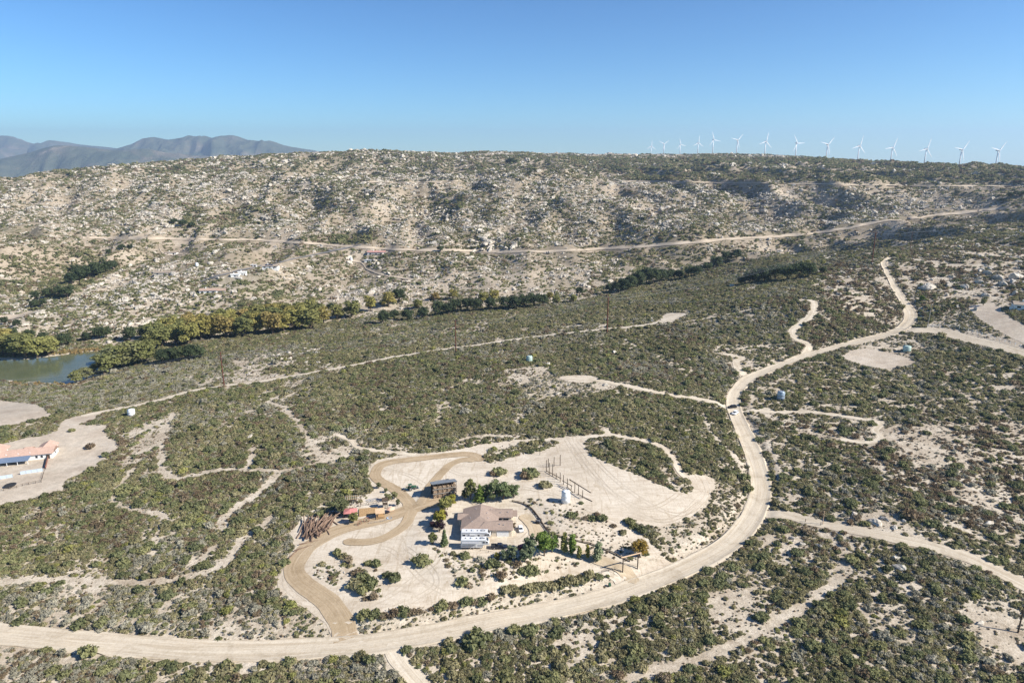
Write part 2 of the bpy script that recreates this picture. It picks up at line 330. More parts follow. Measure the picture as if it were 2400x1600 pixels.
def track_mat(name, stops):
    """graded dirt with wheel streaks along the road (UV: u metres along, v across)"""
    m, nt, b = nodes_of(name); p = geo_pos(nt)
    uv = nt.nodes.new('ShaderNodeUVMap').outputs[0]
    st = noise(nt, 1.0, 5, 0.6, scaled(nt, uv, (0.03, 3.0, 1)), 0.8)
    c = ramp(nt, stops, st)
    c = mixc(nt, 0.75, c, ramp(nt, [(0.33, (0.72, 0.69, 0.64)), (0.5, (1, 1, 1)), (0.68, (1.06, 1.05, 1.03))], noise(nt, 0.12, 7, 0.68, p, 0.8)), 'MULTIPLY')
    c = mixc(nt, 0.6, c, ramp(nt, [(0.40, (0.78, 0.74, 0.68)), (0.46, (1, 1, 1)), (0.54, (1, 1, 1)), (0.58, (0.84, 0.80, 0.74)), (0.62, (1, 1, 1))], noise(nt, 1.0, 3, 0.6, scaled(nt, uv, (0.012, 2.2, 1)), 1.2)), 'MULTIPLY')
    c = mixc(nt, 0.6, c, ramp(nt, [(0.3, (0.70, 0.67, 0.63)), (0.6, (1, 1, 1))], noise(nt, 1.3, 5, 0.75, p)), 'MULTIPLY')
    nt.links.new(c, b.inputs['Base Color']); b.inputs['Roughness'].default_value = 0.95; spec(b, 0.12)
    bump(nt, b, st, 0.5, 0.12)
    return m
def yard_mat():
    """pale graded sand with curved tyre marks"""
    m, nt, b = nodes_of('yard_sand'); p = geo_pos(nt)
    c = ramp(nt, [(0.3, (0.51, 0.43, 0.33)), (0.5, (0.62, 0.54, 0.43)), (0.7, (0.69, 0.615, 0.505))], noise(nt, 0.045, 5, 0.6, p, 0.8))
    sw = noise(nt, 1.0, 5, 0.7, scaled(nt, p, (0.30, 0.045, 0.3)), 2.5)
    c = mixc(nt, 0.65, c, ramp(nt, [(0.38, (0.74, 0.69, 0.62)), (0.47, (1, 1, 1)), (0.55, (1, 1, 1)), (0.6, (0.86, 0.83, 0.78)), (0.64, (1, 1, 1))], sw), 'MULTIPLY')
    st = noise(nt, 1.0, 5, 0.65, scaled(nt, p, (0.05, 0.22, 0.3)), 3.0)
    c = mixc(nt, 0.6, c, ramp(nt, [(0.36, (0.72, 0.68, 0.63)), (0.55, (1, 1, 1))], st), 'MULTIPLY')
    c = mixc(nt, 0.5, c, ramp(nt, [(0.3, (0.75, 0.73, 0.7)), (0.6, (1, 1, 1))], noise(nt, 1.4, 3, 0.7, p)), 'MULTIPLY')
    nt.links.new(c, b.inputs['Base Color']); b.inputs['Roughness'].default_value = 0.95; spec(b, 0.12)
    bump(nt, b, noise(nt, 1.2, 4, 0.65, p), 0.5, 0.12)
    return m
ground_mat(); yard_mat()
track_mat('road_dirt', [(0.25, (0.51, 0.435, 0.33)), (0.5, (0.585, 0.505, 0.39)), (0.75, (0.64, 0.565, 0.445))])
track_mat('drive_dirt', [(0.25, (0.385, 0.29, 0.185)), (0.5, (0.44, 0.34, 0.222)), (0.75, (0.50, 0.395, 0.27))])
track_mat('worn_dirt', [(0.25, (0.47, 0.37, 0.25)), (0.5, (0.53, 0.43, 0.30)), (0.75, (0.57, 0.475, 0.345))])
track_mat('tyre_dirt', [(0.25, (0.47, 0.395, 0.30)), (0.5, (0.54, 0.465, 0.365)), (0.75, (0.61, 0.535, 0.43))])
track_mat('lane_sand', [(0.3, (0.52, 0.44, 0.33)), (0.5, (0.64, 0.56, 0.44)), (0.7, (0.70, 0.62, 0.50))])
track_mat('asphalt', [(0.3, (0.16, 0.155, 0.15)), (0.5, (0.20, 0.195, 0.19)), (0.7, (0.25, 0.245, 0.24))])
track_mat('far_dirt', [(0.3, (0.44, 0.36, 0.27)), (0.5, (0.52, 0.44, 0.34)), (0.7, (0.58, 0.50, 0.40))])
soil_mat('lot_soil', [(0.3, (0.47, 0.385, 0.295)), (0.5, (0.57, 0.485, 0.38)), (0.7, (0.63, 0.55, 0.445))], 0.06, 0.3, 1.3)

# ------------------------------------------------------------------ object helpers
def link(o, parent=None):
    COL.objects.link(o)
    if parent is not None: o.parent = parent
    return o
def tag(o, label=None, cat=None, group=None, kind=None):
    if label: o['label'] = label
    if cat: o['category'] = cat
    if group: o['group'] = group
    if kind: o['kind'] = kind
    return o
def mesh_np(name, verts, faces, mat=None, uv=None, smooth=False):
    me = bpy.data.meshes.new(name)
    verts = np.asarray(verts, np.float32); faces = np.asarray(faces, np.int32)
    k = faces.shape[1]
    me.vertices.add(len(verts)); me.vertices.foreach_set('co', verts.ravel())
    me.loops.add(faces.size); me.loops.foreach_set('vertex_index', faces.ravel())
    me.polygons.add(len(faces)); me.polygons.foreach_set('loop_start', np.arange(0, faces.size, k, dtype=np.int32))
    if smooth: me.polygons.foreach_set('use_smooth', np.ones(len(faces), bool))
    if uv is not None:
        l = me.uv_layers.new(name='UVMap'); l.data.foreach_set('uv', np.asarray(uv, np.float32)[faces.ravel()].ravel())
    me.update(calc_edges=True); me.validate()
    if mat: me.materials.append(MATS[mat])
    return me
def grid_faces(nr, nc):
    i, j = np.meshgrid(np.arange(nr - 1), np.arange(nc - 1), indexing='ij'); a = (i * nc + j).ravel()
    return np.column_stack([a, a + 1, a + nc + 1, a + nc])
class MB:
    """collects simple shapes into one mesh"""
    def __init__(s): s.v = []; s.f = []
    def add(s, vs, fs):
        o = len(s.v); s.v += [tuple(v) for v in vs]; s.f += [tuple(i + o for i in f) for f in fs]; return s
    def box(s, x0, x1, y0, y1, z0, z1, m=None):
        vs = [Vector(p) for p in ((x0,y0,z0),(x1,y0,z0),(x1,y1,z0),(x0,y1,z0),(x0,y0,z1),(x1,y0,z1),(x1,y1,z1),(x0,y1,z1))]
        if m: vs = [m @ v for v in vs]
        return s.add(vs, [(0,3,2,1),(4,5,6,7),(0,1,5,4),(1,2,6,5),(2,3,7,6),(3,0,4,7)])
    def tube(s, a, b, r0, r1=None, n=6, cap=True):
        a = Vector(a); b = Vector(b); r1 = r0 if r1 is None else r1
        d = (b - a).normalized(); u = d.orthogonal().normalized(); w = d.cross(u)
        vs = [a + (u * math.cos(2*math.pi*k/n) + w * math.sin(2*math.pi*k/n)) * r0 for k in range(n)] + [b + (u * math.cos(2*math.pi*k/n) + w * math.sin(2*math.pi*k/n)) * r1 for k in range(n)]
        fs = [(k, (k+1) % n, n + (k+1) % n, n + k) for k in range(n)]
        if cap: fs += [tuple(range(n-1, -1, -1)), tuple(range(n, 2*n))]
        return s.add(vs, fs)
    def lathe(s, prof, n=16, c=(0,0,0), sx=1, sy=1):
        vs = []; fs = []
        for r, z in prof: vs += [(c[0] + sx*r*math.cos(2*math.pi*k/n), c[1] + sy*r*math.sin(2*math.pi*k/n), c[2] + z) for k in range(n)]
        for i in range(len(prof) - 1): fs += [(i*n+k, i*n+(k+1) % n, (i+1)*n+(k+1) % n, (i+1)*n+k) for k in range(n)]
        fs += [tuple(range(n-1, -1, -1)), tuple(range((len(prof)-1)*n, len(prof)*n))]
        return s.add(vs, fs)
    def prism(s, prof, y0, y1, axis='y'):
        """side outline (x,z) swept along y (or (y,z) along x)"""
        n = len(prof)
        if axis == 'y': vs = [(x, y0, z) for x, z in prof] + [(x, y1, z) for x, z in prof]
        else: vs = [(y0, x, z) for x, z in prof] + [(y1, x, z) for x, z in prof]
        fs = [(k, (k+1) % n, n + (k+1) % n, n + k) for k in range(n)] + [tuple(range(n-1, -1, -1)), tuple(range(n, 2*n))]
        return s.add(vs, fs)
    def mesh(s, name, mat, smooth=False, bev=0.0):
        me = bpy.data.meshes.new(name); me.from_pydata(s.v, [], s.f); me.materials.append(MATS[mat])
        bm = bmesh.new(); bm.from_mesh(me)
        bmesh.ops.recalc_face_normals(bm, faces=bm.faces)
        if bev: bmesh.ops.bevel(bm, geom=bm.edges[:], offset=bev, segments=2, affect='EDGES', clamp_overlap=True)
        if smooth:
            for f in bm.faces: f.smooth = True
        bm.to_mesh(me); bm.free()
        return me
    def build(s, name, mat, parent=None, smooth=False, bev=0.0):
        return link(bpy.data.objects.new(name, s.mesh(name, mat, smooth, bev)), parent)
def empty(name, loc, rz=0.0, label=None, cat=None, group=None):
    o = bpy.data.objects.new(name, None); o.location = loc; o.rotation_euler = (0, 0, rz); o.empty_display_size = 0.5
    link(o); return tag(o, label, cat, group)
def copy_tree(o, parent=None):
    c = o.copy(); COL.objects.link(c); c.parent = parent
    for ch in [k for k in KIDS.get(o.name, [])]: copy_tree(ch, c)
    return c
KIDS = {}
def index_kids():
    KIDS.clear()
    for o in COL.objects:
        if o.parent: KIDS.setdefault(o.parent.name, []).append(o)

# ------------------------------------------------------------------ ground and roads
gv = np.column_stack([GX.ravel(), GY.ravel(), GH.ravel()])
terrain = link(bpy.data.objects.new('ground', mesh_np('ground', gv, grid_faces(NR, NC), 'ground', smooth=True)))
tag(terrain, kind='structure')
def ribbon(name, pl, mat, lift, nacross=5, berm=None, edge=0.35):
    p = pl; tdir = np.gradient(p[:, :2], axis=0); tdir /= np.linalg.norm(tdir, axis=1)[:, None] + 1e-9
    nrm = np.column_stack([-tdir[:, 1], tdir[:, 0]])
    al = np.concatenate([[0], np.cumsum(np.linalg.norm(np.diff(p[:, :2], axis=0), axis=1))])
    vs = []; uv = []
    for j in range(nacross):
        f = -1 + 2 * j / (nacross - 1)
        if berm: f = (-1, -.93, -.84, -.5, -.3, 0, .3, .5, .84, .93, 1)[j]
        w = p[:, 3] * f
        if abs(f) == 1: w = w + f * edge * (fbm(al / 6.0 + 50 * f, al * 0 + 3.3, 77) - 0.5) * 4
        x = p[:, 0] + nrm[:, 0] * w; y = p[:, 1] + nrm[:, 1] * w
        z = hs(x, y) + lift
        if berm: z = z + berm[j] * (0.6 + 0.8 * fbm(al / 5 + 9 * j, al * 0 + 1.7, 79))
        vs.append(np.column_stack([x, y, z])); uv.append(np.column_stack([al, np.full(len(al), f * float(p[:, 3].mean()) * 0.25)]))
    V = np.stack(vs, 1).reshape(-1, 3); U = np.stack(uv, 1).reshape(-1, 2)
    o = link(bpy.data.objects.new(name, mesh_np(name, V, grid_faces(len(p), nacross), mat, U, True)))
    return tag(o, kind='structure')
def sheet(name, poly, mat, lift, step=2.0, jit=0.5):
    pl, _ = resample(np.vstack([poly, poly[:1]]), step * 0.8); pl = pl[:-1]
    k = np.arange(len(pl)); pl = pl + np.column_stack([fbm(k / 4, k * 0, 5) - 0.5, fbm(k / 4, k * 0, 6) - 0.5]) * 4 * jit
    x0, y0 = pl.min(0); x1, y1 = pl.max(0)
    gx, gy_ = np.meshgrid(np.arange(x0, x1, step), np.arange(y0, y1, step)); gx = gx.ravel(); gy_ = gy_.ravel()
    m = in_poly(gx, gy_, pl) & (line_dist(gx, gy_, np.column_stack([np.vstack([pl, pl[:1]]), np.zeros((len(pl)+1, 2))]), step) > step * 0.5)
    pts = [Vector(p) for p in pl] + [Vector((a, b)) for a, b in zip(gx[m], gy_[m])]
    n = len(pl); r = delaunay_2d_cdt(pts, [(i, (i + 1) % n) for i in range(n)], [], 1, 1e-4)
    xy = np.array([tuple(v) for v in r[0]])
    V = np.column_stack([xy, hs(xy[:, 0], xy[:, 1]) + lift])
    F = np.array([f for f in r[2] if len(f) == 3])
    a, b, c = V[F[:, 0]], V[F[:, 1]], V[F[:, 2]]
    flip = ((b - a)[:, 0] * (c - a)[:, 1] - (b - a)[:, 1] * (c - a)[:, 0]) < 0
    F[flip] = F[flip][:, ::-1]
    o = link(bpy.data.objects.new(name, mesh_np(name, V, F, mat, smooth=True)))
    return tag(o, kind='structure')
def round_ends(p):
    q = p.copy(); al = np.concatenate([[0], np.cumsum(np.linalg.norm(np.diff(p[:, :2], axis=0), axis=1))]); e = np.minimum(al, al[-1] - al) / np.maximum(p[:, 3], .5)
    q[:, 3] *= np.sqrt(np.clip(1 - (1 - np.clip(e, 0, 1)) ** 2, 0.02, 1)); return q
for k, v in pad_p.items():
    sheet({'yard':'yard_ground'}.get(k, k), v, 'yard_sand' if k in ('yard', 'track_end', 'tank_turnaround') else 'lot_soil', 0.10, 2.0 if k == 'yard' else 2.5)
TYRES = [[(835,1395),(900,1365),(960,1322),(1000,1292),(1008,1272)],[(900,1398),(960,1372),(1002,1340),(985,1300),(930,1256)],[(1020,1362),(970,1332),(930,1290),(895,1262),(862,1256)],[(1330,1012),(1400,1090),(1480,1150),(1560,1182),(1612,1150)],[(1318,1020),(1385,1110),(1470,1180),(1550,1192),(1622,1130)],[(1300,1010),(1350,1080),(1420,1140),(1500,1166),(1592,1112)],[(1150,1250),(1195,1240),(1222,1216)],[(1250,1250),(1330,1278),(1425,1322)],[(880,1075),(940,1092),(975,1112)],[(1020,1075),(1070,1092),(1130,1085),(1190,1075),(1240,1040),(1300,1012)],[(1060,1120),(1120,1112),(1200,1120),(1270,1136),(1340,1165),(1420,1205)],[(700,1385),(660,1350),(655,1320)],[(1440,1180),(1520,1196),(1590,1172),(1625,1135),(1620,1105)]]
for ti, tp in enumerate(TYRES):
    tl = resample(world_line(tp, 0.42), 1.0)[0]; tg = np.gradient(tl[:, :2], axis=0); tg /= np.linalg.norm(tg, axis=1)[:, None]
    for sd in (-.85, .85):
        t2 = tl.copy(); t2[:, 0] -= tg[:, 1] * sd; t2[:, 1] += tg[:, 0] * sd
        ribbon('tyre_track', round_ends(t2), 'tyre_dirt', 0.125, 3, None, 0.06)
for k, v in road_l.items():
    ribbon('path' if 'trail' in k or 'lane' in k or 'spur' in k else 'road', round_ends(resample(v, 1.2)[0]), 'road_dirt' if k in ('side_road', 'access_road') else 'lane_sand', 0.14)
ribbon('dirt_road', main_l, 'road_dirt', 0.20, 11, (-.1, .22, .03, 0, -.08, .03, -.08, 0, .03, .22, -.1), 0.8)
for k, v in enumerate(drive_l): ribbon('driveway', round_ends(resample(v, 0.8)[0]) if k else v, 'worn_dirt' if k > 3 else 'drive_dirt', 0.22 + 0.02 * k)
# roads on the far slope, traced by their upper and lower edge
def far_road(name, px, th, mat, lift=0.5):
    p = smooth_line(np.array(px, float), 10); k = np.arange(len(p))
    jt = (fbm(k / 3.0, k * 0.0, 91, 3) - .5) * th * 0.9; jb = (fbm(k / 3.0, k * 0.0 + 5, 92, 3) - .5) * th * 0.9
    up = pick(p[:, 0], p[:, 1] - th / 2 + jt); lo = pick(p[:, 0], p[:, 1] + th / 2 + jb)
    # keep the strip a plausible width on the ground
    dv = up - lo; L = np.linalg.norm(dv[:, :2], axis=1); mx = 26.0; s = np.minimum(1, mx / np.maximum(L, 1e-6)); up[:, :2] = lo[:, :2] + dv[:, :2] * s[:, None]
    rows = [lo + (up - lo) * f for f in (0, 0.33, 0.67, 1)]
    al = np.concatenate([[0], np.cumsum(np.linalg.norm(np.diff(lo[:, :2], axis=0), axis=1))])
    V = np.stack(rows, 1).reshape(-1, 3); V[:, 2] = hs(V[:, 0], V[:, 1]) + lift
    U = np.stack([np.column_stack([al, np.full(len(al), f)]) for f in (0, 1, 2, 3)], 1).reshape(-1, 2)
    o = link(bpy.data.objects.new(name, mesh_np(name, V, grid_faces(len(p), 4), mat, U, True)))
    FARR.append(np.column_stack([(lo + up)[:, :3] / 2, np.linalg.norm((up - lo)[:, :2], axis=1) / 2 + 1.0]))
    return tag(o, kind='structure')
FARR = []
far_road('hill_road', [(190,546),(400,549),(560,551),(640,555),(760,563),(860,570),(960,574),(1090,577),(1200,578),(1320,575),(1420,570),(1500,564),(1600,556),(1700,548),(1800,542),(1870,535),(1930,527),(1980,517),(2040,507),(2120,498),(2200,490),(2270,482),(2310,478)], 5, 'far_dirt', 0.6)
far_road('highway', [(830,418),(900,420),(980,419),(1060,417)], 2.2, 'far_dirt', 1.0)
far_road('highway', [(1400,418),(1500,418),(1700,421),(1900,424),(2100,427),(2352,428),(2500,429)], 2.2, 'far_dirt', 1.0)
far_road('village_road', [(830,563),(760,578),(690,592),(640,604),(590,613),(540,624),(500,635),(460,648)], 3.0, 'asphalt', 0.7)
far_road('village_lane', [(800,598),(830,604),(845,620),(880,632),(940,642)], 4.0, 'far_dirt', 0.7)
far_road('west_lane', [(-40,735),(20,730),(60,722)], 9.0, 'far_dirt', 0.6)
far_road('house_drive', [(367,562),(366,570),(374,581),(390,586),(420,584)], 4.0, 'far_dirt', 0.7)
# pond
pm, nt, b = nodes_of('pond_water'); p_ = geo_pos(nt)
nt.links.new(ramp(nt, [(0.35, (0.085, 0.100, 0.055)), (0.65, (0.11, 0.12, 0.065))], noise(nt, 0.05, 3, 0.5, p_)), b.inputs['Base Color'])
b.inputs['Roughness'].default_value = 0.15; spec(b, 0.28); bump(nt, b, noise(nt, 0.8, 3, 0.6, p_), 0.12, 0.1)
sheet('pond', pond_w, 'pond_water', 0, 6.0, 0.3)
po = bpy.data.objects['pond']
zz = np.empty(len(po.data.vertices) * 3, np.float32); po.data.vertices.foreach_get('co', zz); zz = zz.reshape(-1, 3); zz[:, 2] = PZ; po.data.vertices.foreach_set('co', zz.ravel()); po.data.update()
# ------------------------------------------------------------------ foliage and rock materials
def leaf_mat(name, c0, c1, c2, trans=0.32):
    m, nt, b = nodes_of(name)
    oi = nt.nodes.new('ShaderNodeObjectInfo').outputs['Random']
    base = ramp(nt, [(0.0, c0), (0.5, c1), (1.0, c2)], oi)
    p = geo_pos(nt)
    base = mixc(nt, 0.8, base, ramp(nt, [(0.30, (0.55, 0.56, 0.52)), (0.5, (1.0, 1.0, 1.0)), (0.72, (1.35, 1.3, 1.1))], noise(nt, 1.1, 3, 0.7, p)), 'MULTIPLY')
    base = mixc(nt, 0.6, base, ramp(nt, [(0.35, (0.72, 0.70, 0.62)), (0.62, (1.18, 1.16, 1.1))], noise(nt, 0.035, 4, 0.6, p)), 'MULTIPLY')
    nt.links.new(base, b.inputs['Base Color']); b.inputs['Roughness'].default_value = 0.75; spec(b, 0.25)
    t = nt.nodes.new('ShaderNodeBsdfTranslucent'); nt.links.new(base, t.inputs['Color'])
    mx = nt.nodes.new('ShaderNodeMixShader'); mx.inputs[0].default_value = trans
    nt.links.new(b.outputs[0], mx.inputs[1]); nt.links.new(t.outputs[0], mx.inputs[2])
    nt.links.new(mx.outputs[0], nt.nodes['Material Output'].inputs['Surface'])
    return m
leaf_mat('leaf_chaparral', (0.225,0.208,0.115), (0.295,0.272,0.152), (0.375,0.335,0.195), 0.36)
leaf_mat('leaf_dark', (0.155,0.170,0.086), (0.215,0.228,0.112), (0.28,0.275,0.132), 0.36)
leaf_mat('leaf_sage', (0.299,0.282,0.218), (0.345,0.328,0.259), (0.391,0.368,0.299))
leaf_mat('leaf_brown', (0.198,0.144,0.094), (0.240,0.182,0.120), (0.282,0.228,0.156))
leaf_mat('leaf_yellowgreen', (0.240,0.246,0.084), (0.282,0.282,0.096), (0.324,0.312,0.114))
leaf_mat('leaf_oak', (0.051,0.074,0.035), (0.065,0.089,0.041), (0.084,0.108,0.049))
leaf_mat('leaf_willow', (0.27,0.26,0.085), (0.33,0.29,0.09), (0.33,0.25,0.10), 0.32)
leaf_mat('leaf_olive', (0.19,0.20,0.075), (0.23,0.235,0.085), (0.26,0.25,0.09), 0.32)
leaf_mat('leaf_bright', (0.12,0.19,0.045), (0.15,0.22,0.05), (0.19,0.25,0.055), 0.3)
leaf_mat('leaf_yellow', (0.30,0.28,0.05), (0.34,0.31,0.06), (0.33,0.27,0.06), 0.3)
leaf_mat('leaf_orange', (0.32,0.19,0.045), (0.34,0.25,0.05), (0.30,0.17,0.05), 0.3)
leaf_mat('leaf_plum', (0.045,0.022,0.032), (0.06,0.028,0.04), (0.07,0.035,0.045))
leaf_mat('leaf_blue', (0.19,0.23,0.135), (0.22,0.26,0.155), (0.26,0.29,0.175), 0.3)
leaf_mat('leaf_pine', (0.165,0.205,0.095), (0.19,0.235,0.11), (0.22,0.255,0.12))
leaf_mat('leaf_reed', (0.34,0.24,0.11), (0.38,0.28,0.13), (0.30,0.25,0.10))
def wood_mat(name, c1, c2, sc=(1.2, 1.2, 12.0)):
    m, nt, b = nodes_of(name)
    tc = nt.nodes.new('ShaderNodeTexCoord').outputs['Object']
    oi = nt.nodes.new('ShaderNodeObjectInfo').outputs['Random']
    n = noise(nt, 2.0, 5, 0.65, scaled(nt, tc, sc))
    c = ramp(nt, [(0.3, c1), (0.7, c2)], n)
    c = mixc(nt, 0.6, c, ramp(nt, [(0, (0.65, 0.63, 0.62)), (1, (1.25, 1.2, 1.15))], oi), 'MULTIPLY')
    nt.links.new(c, b.inputs['Base Color']); b.inputs['Roughness'].default_value = 0.85; spec(b, 0.2); bump(nt, b, n, 0.4, 0.02)
    return m
wood_mat('bark', (0.10,0.075,0.05), (0.19,0.15,0.11))
def rock_mat(name, c1, c2, c3):
    m, nt, b = nodes_of(name); p = geo_pos(nt)
    oi = nt.nodes.new('ShaderNodeObjectInfo').outputs['Random']
    c = ramp(nt, [(0.30, c1), (0.48, c2), (0.68, c3)], noise(nt, 0.45, 7, 0.68, p, 0.5))
    c = mixc(nt, 0.55, c, ramp(nt, [(0.34, (0.5, 0.47, 0.44)), (0.52, (1, 1, 1))], noise(nt, 1.8, 5, 0.7, p)), 'MULTIPLY')
    c = mixc(nt, 0.5, c, ramp(nt, [(0, (0.72, 0.68, 0.62)), (0.5, (1, 1, 1)), (1, (1.15, 1.12, 1.08))], oi), 'MULTIPLY')
    nt.links.new(c, b.inputs['Base Color']); b.inputs['Roughness'].default_value = 0.9; spec(b, 0.2); bump(nt, b, noise(nt, 1.5, 6, 0.7, p), 0.7, 0.25)
    return m
rock_mat('granite', (0.29,0.25,0.195), (0.50,0.45,0.375), (0.63,0.585,0.50))
rock_mat('pale_granite', (0.34,0.29,0.225), (0.52,0.465,0.38), (0.64,0.59,0.50))
rock_mat('grey_granite', (0.24,0.215,0.18), (0.38,0.35,0.30), (0.52,0.485,0.43))

# ------------------------------------------------------------------ plant and rock shapes
def leaf_cloud(seed, lobes, n, size, core=0.0, flat=0.0, up=0.25):
    """leaf-clump faces on and in a set of lobes (cx,cy,cz,rx,ry,rz)"""
    r = np.random.default_rng(seed); L = np.array(lobes, float)
    area = (L[:, 3] * L[:, 5]) ; k = r.choice(len(L), n, p=area / area.sum())
    d = r.normal(size=(n, 3)); d /= np.linalg.norm(d, axis=1)[:, None]
    d[:, 2] = np.where(d[:, 2] < -0.35, -d[:, 2], d[:, 2])
    rad = 0.55 + 0.5 * r.random(n) ** 0.6
    c = L[k, :3] + d * L[k, 3:6] * rad[:, None]
    keep = c[:, 2] > 0.02; c = c[keep]; d = d[keep]; n = len(c)
    nrm = d * 0.9 + r.normal(size=(n, 3)) * 0.75; nrm[:, 2] += up; nrm /= np.linalg.norm(nrm, axis=1)[:, None]
    a = np.cross(nrm, r.normal(size=(n, 3))); a /= np.linalg.norm(a, axis=1)[:, None]; b = np.cross(nrm, a)
    s = size * (0.55 + 0.9 * r.random(n))[:, None]; el = (0.6 + 0.5 * r.random(n))[:, None]
    V = np.stack([c - a * s, c - b * s * el + nrm * s * 0.15, c + a * s, c + b * s * el + nrm * s * 0.15], 1).reshape(-1, 3)
    F = np.arange(len(V)).reshape(-1, 4)
    if core:
        V = [V]; F = [F]; off = len(V[0])
        for l in L:
            th = np.linspace(0, 2 * np.pi, 6, endpoint=False); rings = []
            for ph, zz in ((0.95, -0.45), (1.0, 0.1), (0.6, 0.75)):
                rings.append(np.column_stack([l[0] + np.cos(th) * l[3] * core * ph, l[1] + np.sin(th) * l[4] * core * ph, np.full(6, max(l[2] + zz * l[5] * core, -0.05))]))
            V.append(np.vstack(rings)); i = np.arange(6); j = (i + 1) % 6
            F.append(np.vstack([np.column_stack([off + q * 6 + i, off + q * 6 + j, off + q * 6 + 6 + j, off + q * 6 + 6 + i]) for q in range(2)] + [np.array([[off + 12, off + 13, off + 14, off + 15], [off + 12, off + 15, off + 16, off + 17]])]))
            off += 18
        V = np.vstack(V); F = np.vstack(F)
    return V, F
def dome_lobes(seed, n=6, h=0.8, spread=0.55):
    r = random.Random(seed); L = [(0, 0, h * 0.42, 0.62, 0.62, h * 0.58)]
    for k in range(n):
        a = 2 * math.pi * (k + r.random() * 0.7) / n; q = spread * r.uniform(0.7, 1.1); s = r.uniform(0.30, 0.46)
        L.append((q * math.cos(a), q * math.sin(a), h * r.uniform(0.25, 0.5), s, s, s * h * r.uniform(0.8, 1.2)))
    return L
def shrub_mesh(name, seed, mat, n=150, size=0.16, h=0.8, nl=6, core=0.72):
    V, F = leaf_cloud(seed, dome_lobes(seed, nl, h), n, size, core); return mesh_np(name, V, F, mat)
def patch_mesh(name, seed, mat, k, R, n=26, size=0.5):
    r = random.Random(seed); L = []
    for i in range(k):
        a = r.random() * 6.28; q = R * math.sqrt(r.random()); s = r.uniform(0.9, 1.9)
        L.append((q * math.cos(a), q * math.sin(a), s * 0.35, s, s, s * 0.8))
    V, F = leaf_cloud(seed, L, n * k, size, 0.7); return mesh_np(name, V, F, mat)
def rock_mesh(name, seed, mat, sub=3, flat=0.72):
    from mathutils import noise as mn
    bm = bmesh.new(); bmesh.ops.create_icosphere(bm, subdivisions=sub, radius=1.0); r = random.Random(seed)
    pl = [(Vector((r.uniform(-1,1), r.uniform(-1,1), r.uniform(-.4,1))).normalized(), r.uniform(0.50, 0.86)) for _ in range(13)]
    o = Vector((r.random() * 50, r.random() * 50, r.random() * 50)); ax = r.uniform(0.7, 1.35)
    cr = [(Vector((r.uniform(-1,1), r.uniform(-1,1), r.uniform(-.5,.5))).normalized(), r.uniform(-.35, .35)) for _ in range(3)]
    for v in bm.verts:
        p = v.co.normalized(); q = 1.0 + 0.30 * mn.noise(p * 1.2 + o) + 0.12 * mn.noise(p * 2.7 + o)
        for nv, dd in pl:
            t = p.dot(nv) * q
            if t > dd: q *= 1 - 0.93 * (t - dd) / t
        for nv, dd in cr:
            t = abs(p.dot(nv) - dd)
            if t < 0.09: q *= 0.84 + 0.16 * t / 0.09
        q += 0.07 * mn.noise(p * 5 + o)
        v.co = Vector((p.x * q * ax, p.y * q / ax, max(p.z * q * flat, -0.45)))
    me = bpy.data.meshes.new(name); bm.to_mesh(me); bm.free(); me.materials.append(MATS[mat]); return me
def outcrop_mesh(name, seed, mat, n=8):
    r = random.Random(seed); bm = bmesh.new()
    for k in range(n):
        s_ = r.uniform(.75, 1.25) if k < 2 else r.uniform(.22, .6); a = r.random() * 6.28; q = (0.5 if k < 2 else r.uniform(.9, 2.4))
        me = rock_mesh('tmp', seed * 13 + k, mat, 3 if k < 2 else 2, r.uniform(.55, 1.0)); b2 = bmesh.new(); b2.from_mesh(me); bpy.data.meshes.remove(me)
        M = Matrix.Translation((q * math.cos(a), q * math.sin(a), s_ * .15)) @ Matrix.Rotation(r.random() * 6, 4, 'Z') @ Matrix.Rotation(r.uniform(-.4, .4), 4, 'X') @ Matrix.Diagonal((s_ * r.uniform(.8, 1.5), s_, s_, 1))
        b2.transform(M); t_ = bpy.data.meshes.new('t'); b2.to_mesh(t_); b2.free(); bm.from_mesh(t_); bpy.data.meshes.remove(t_)
    me = bpy.data.meshes.new(name); bm.to_mesh(me); bm.free(); me.materials.append(MATS[mat]); return me

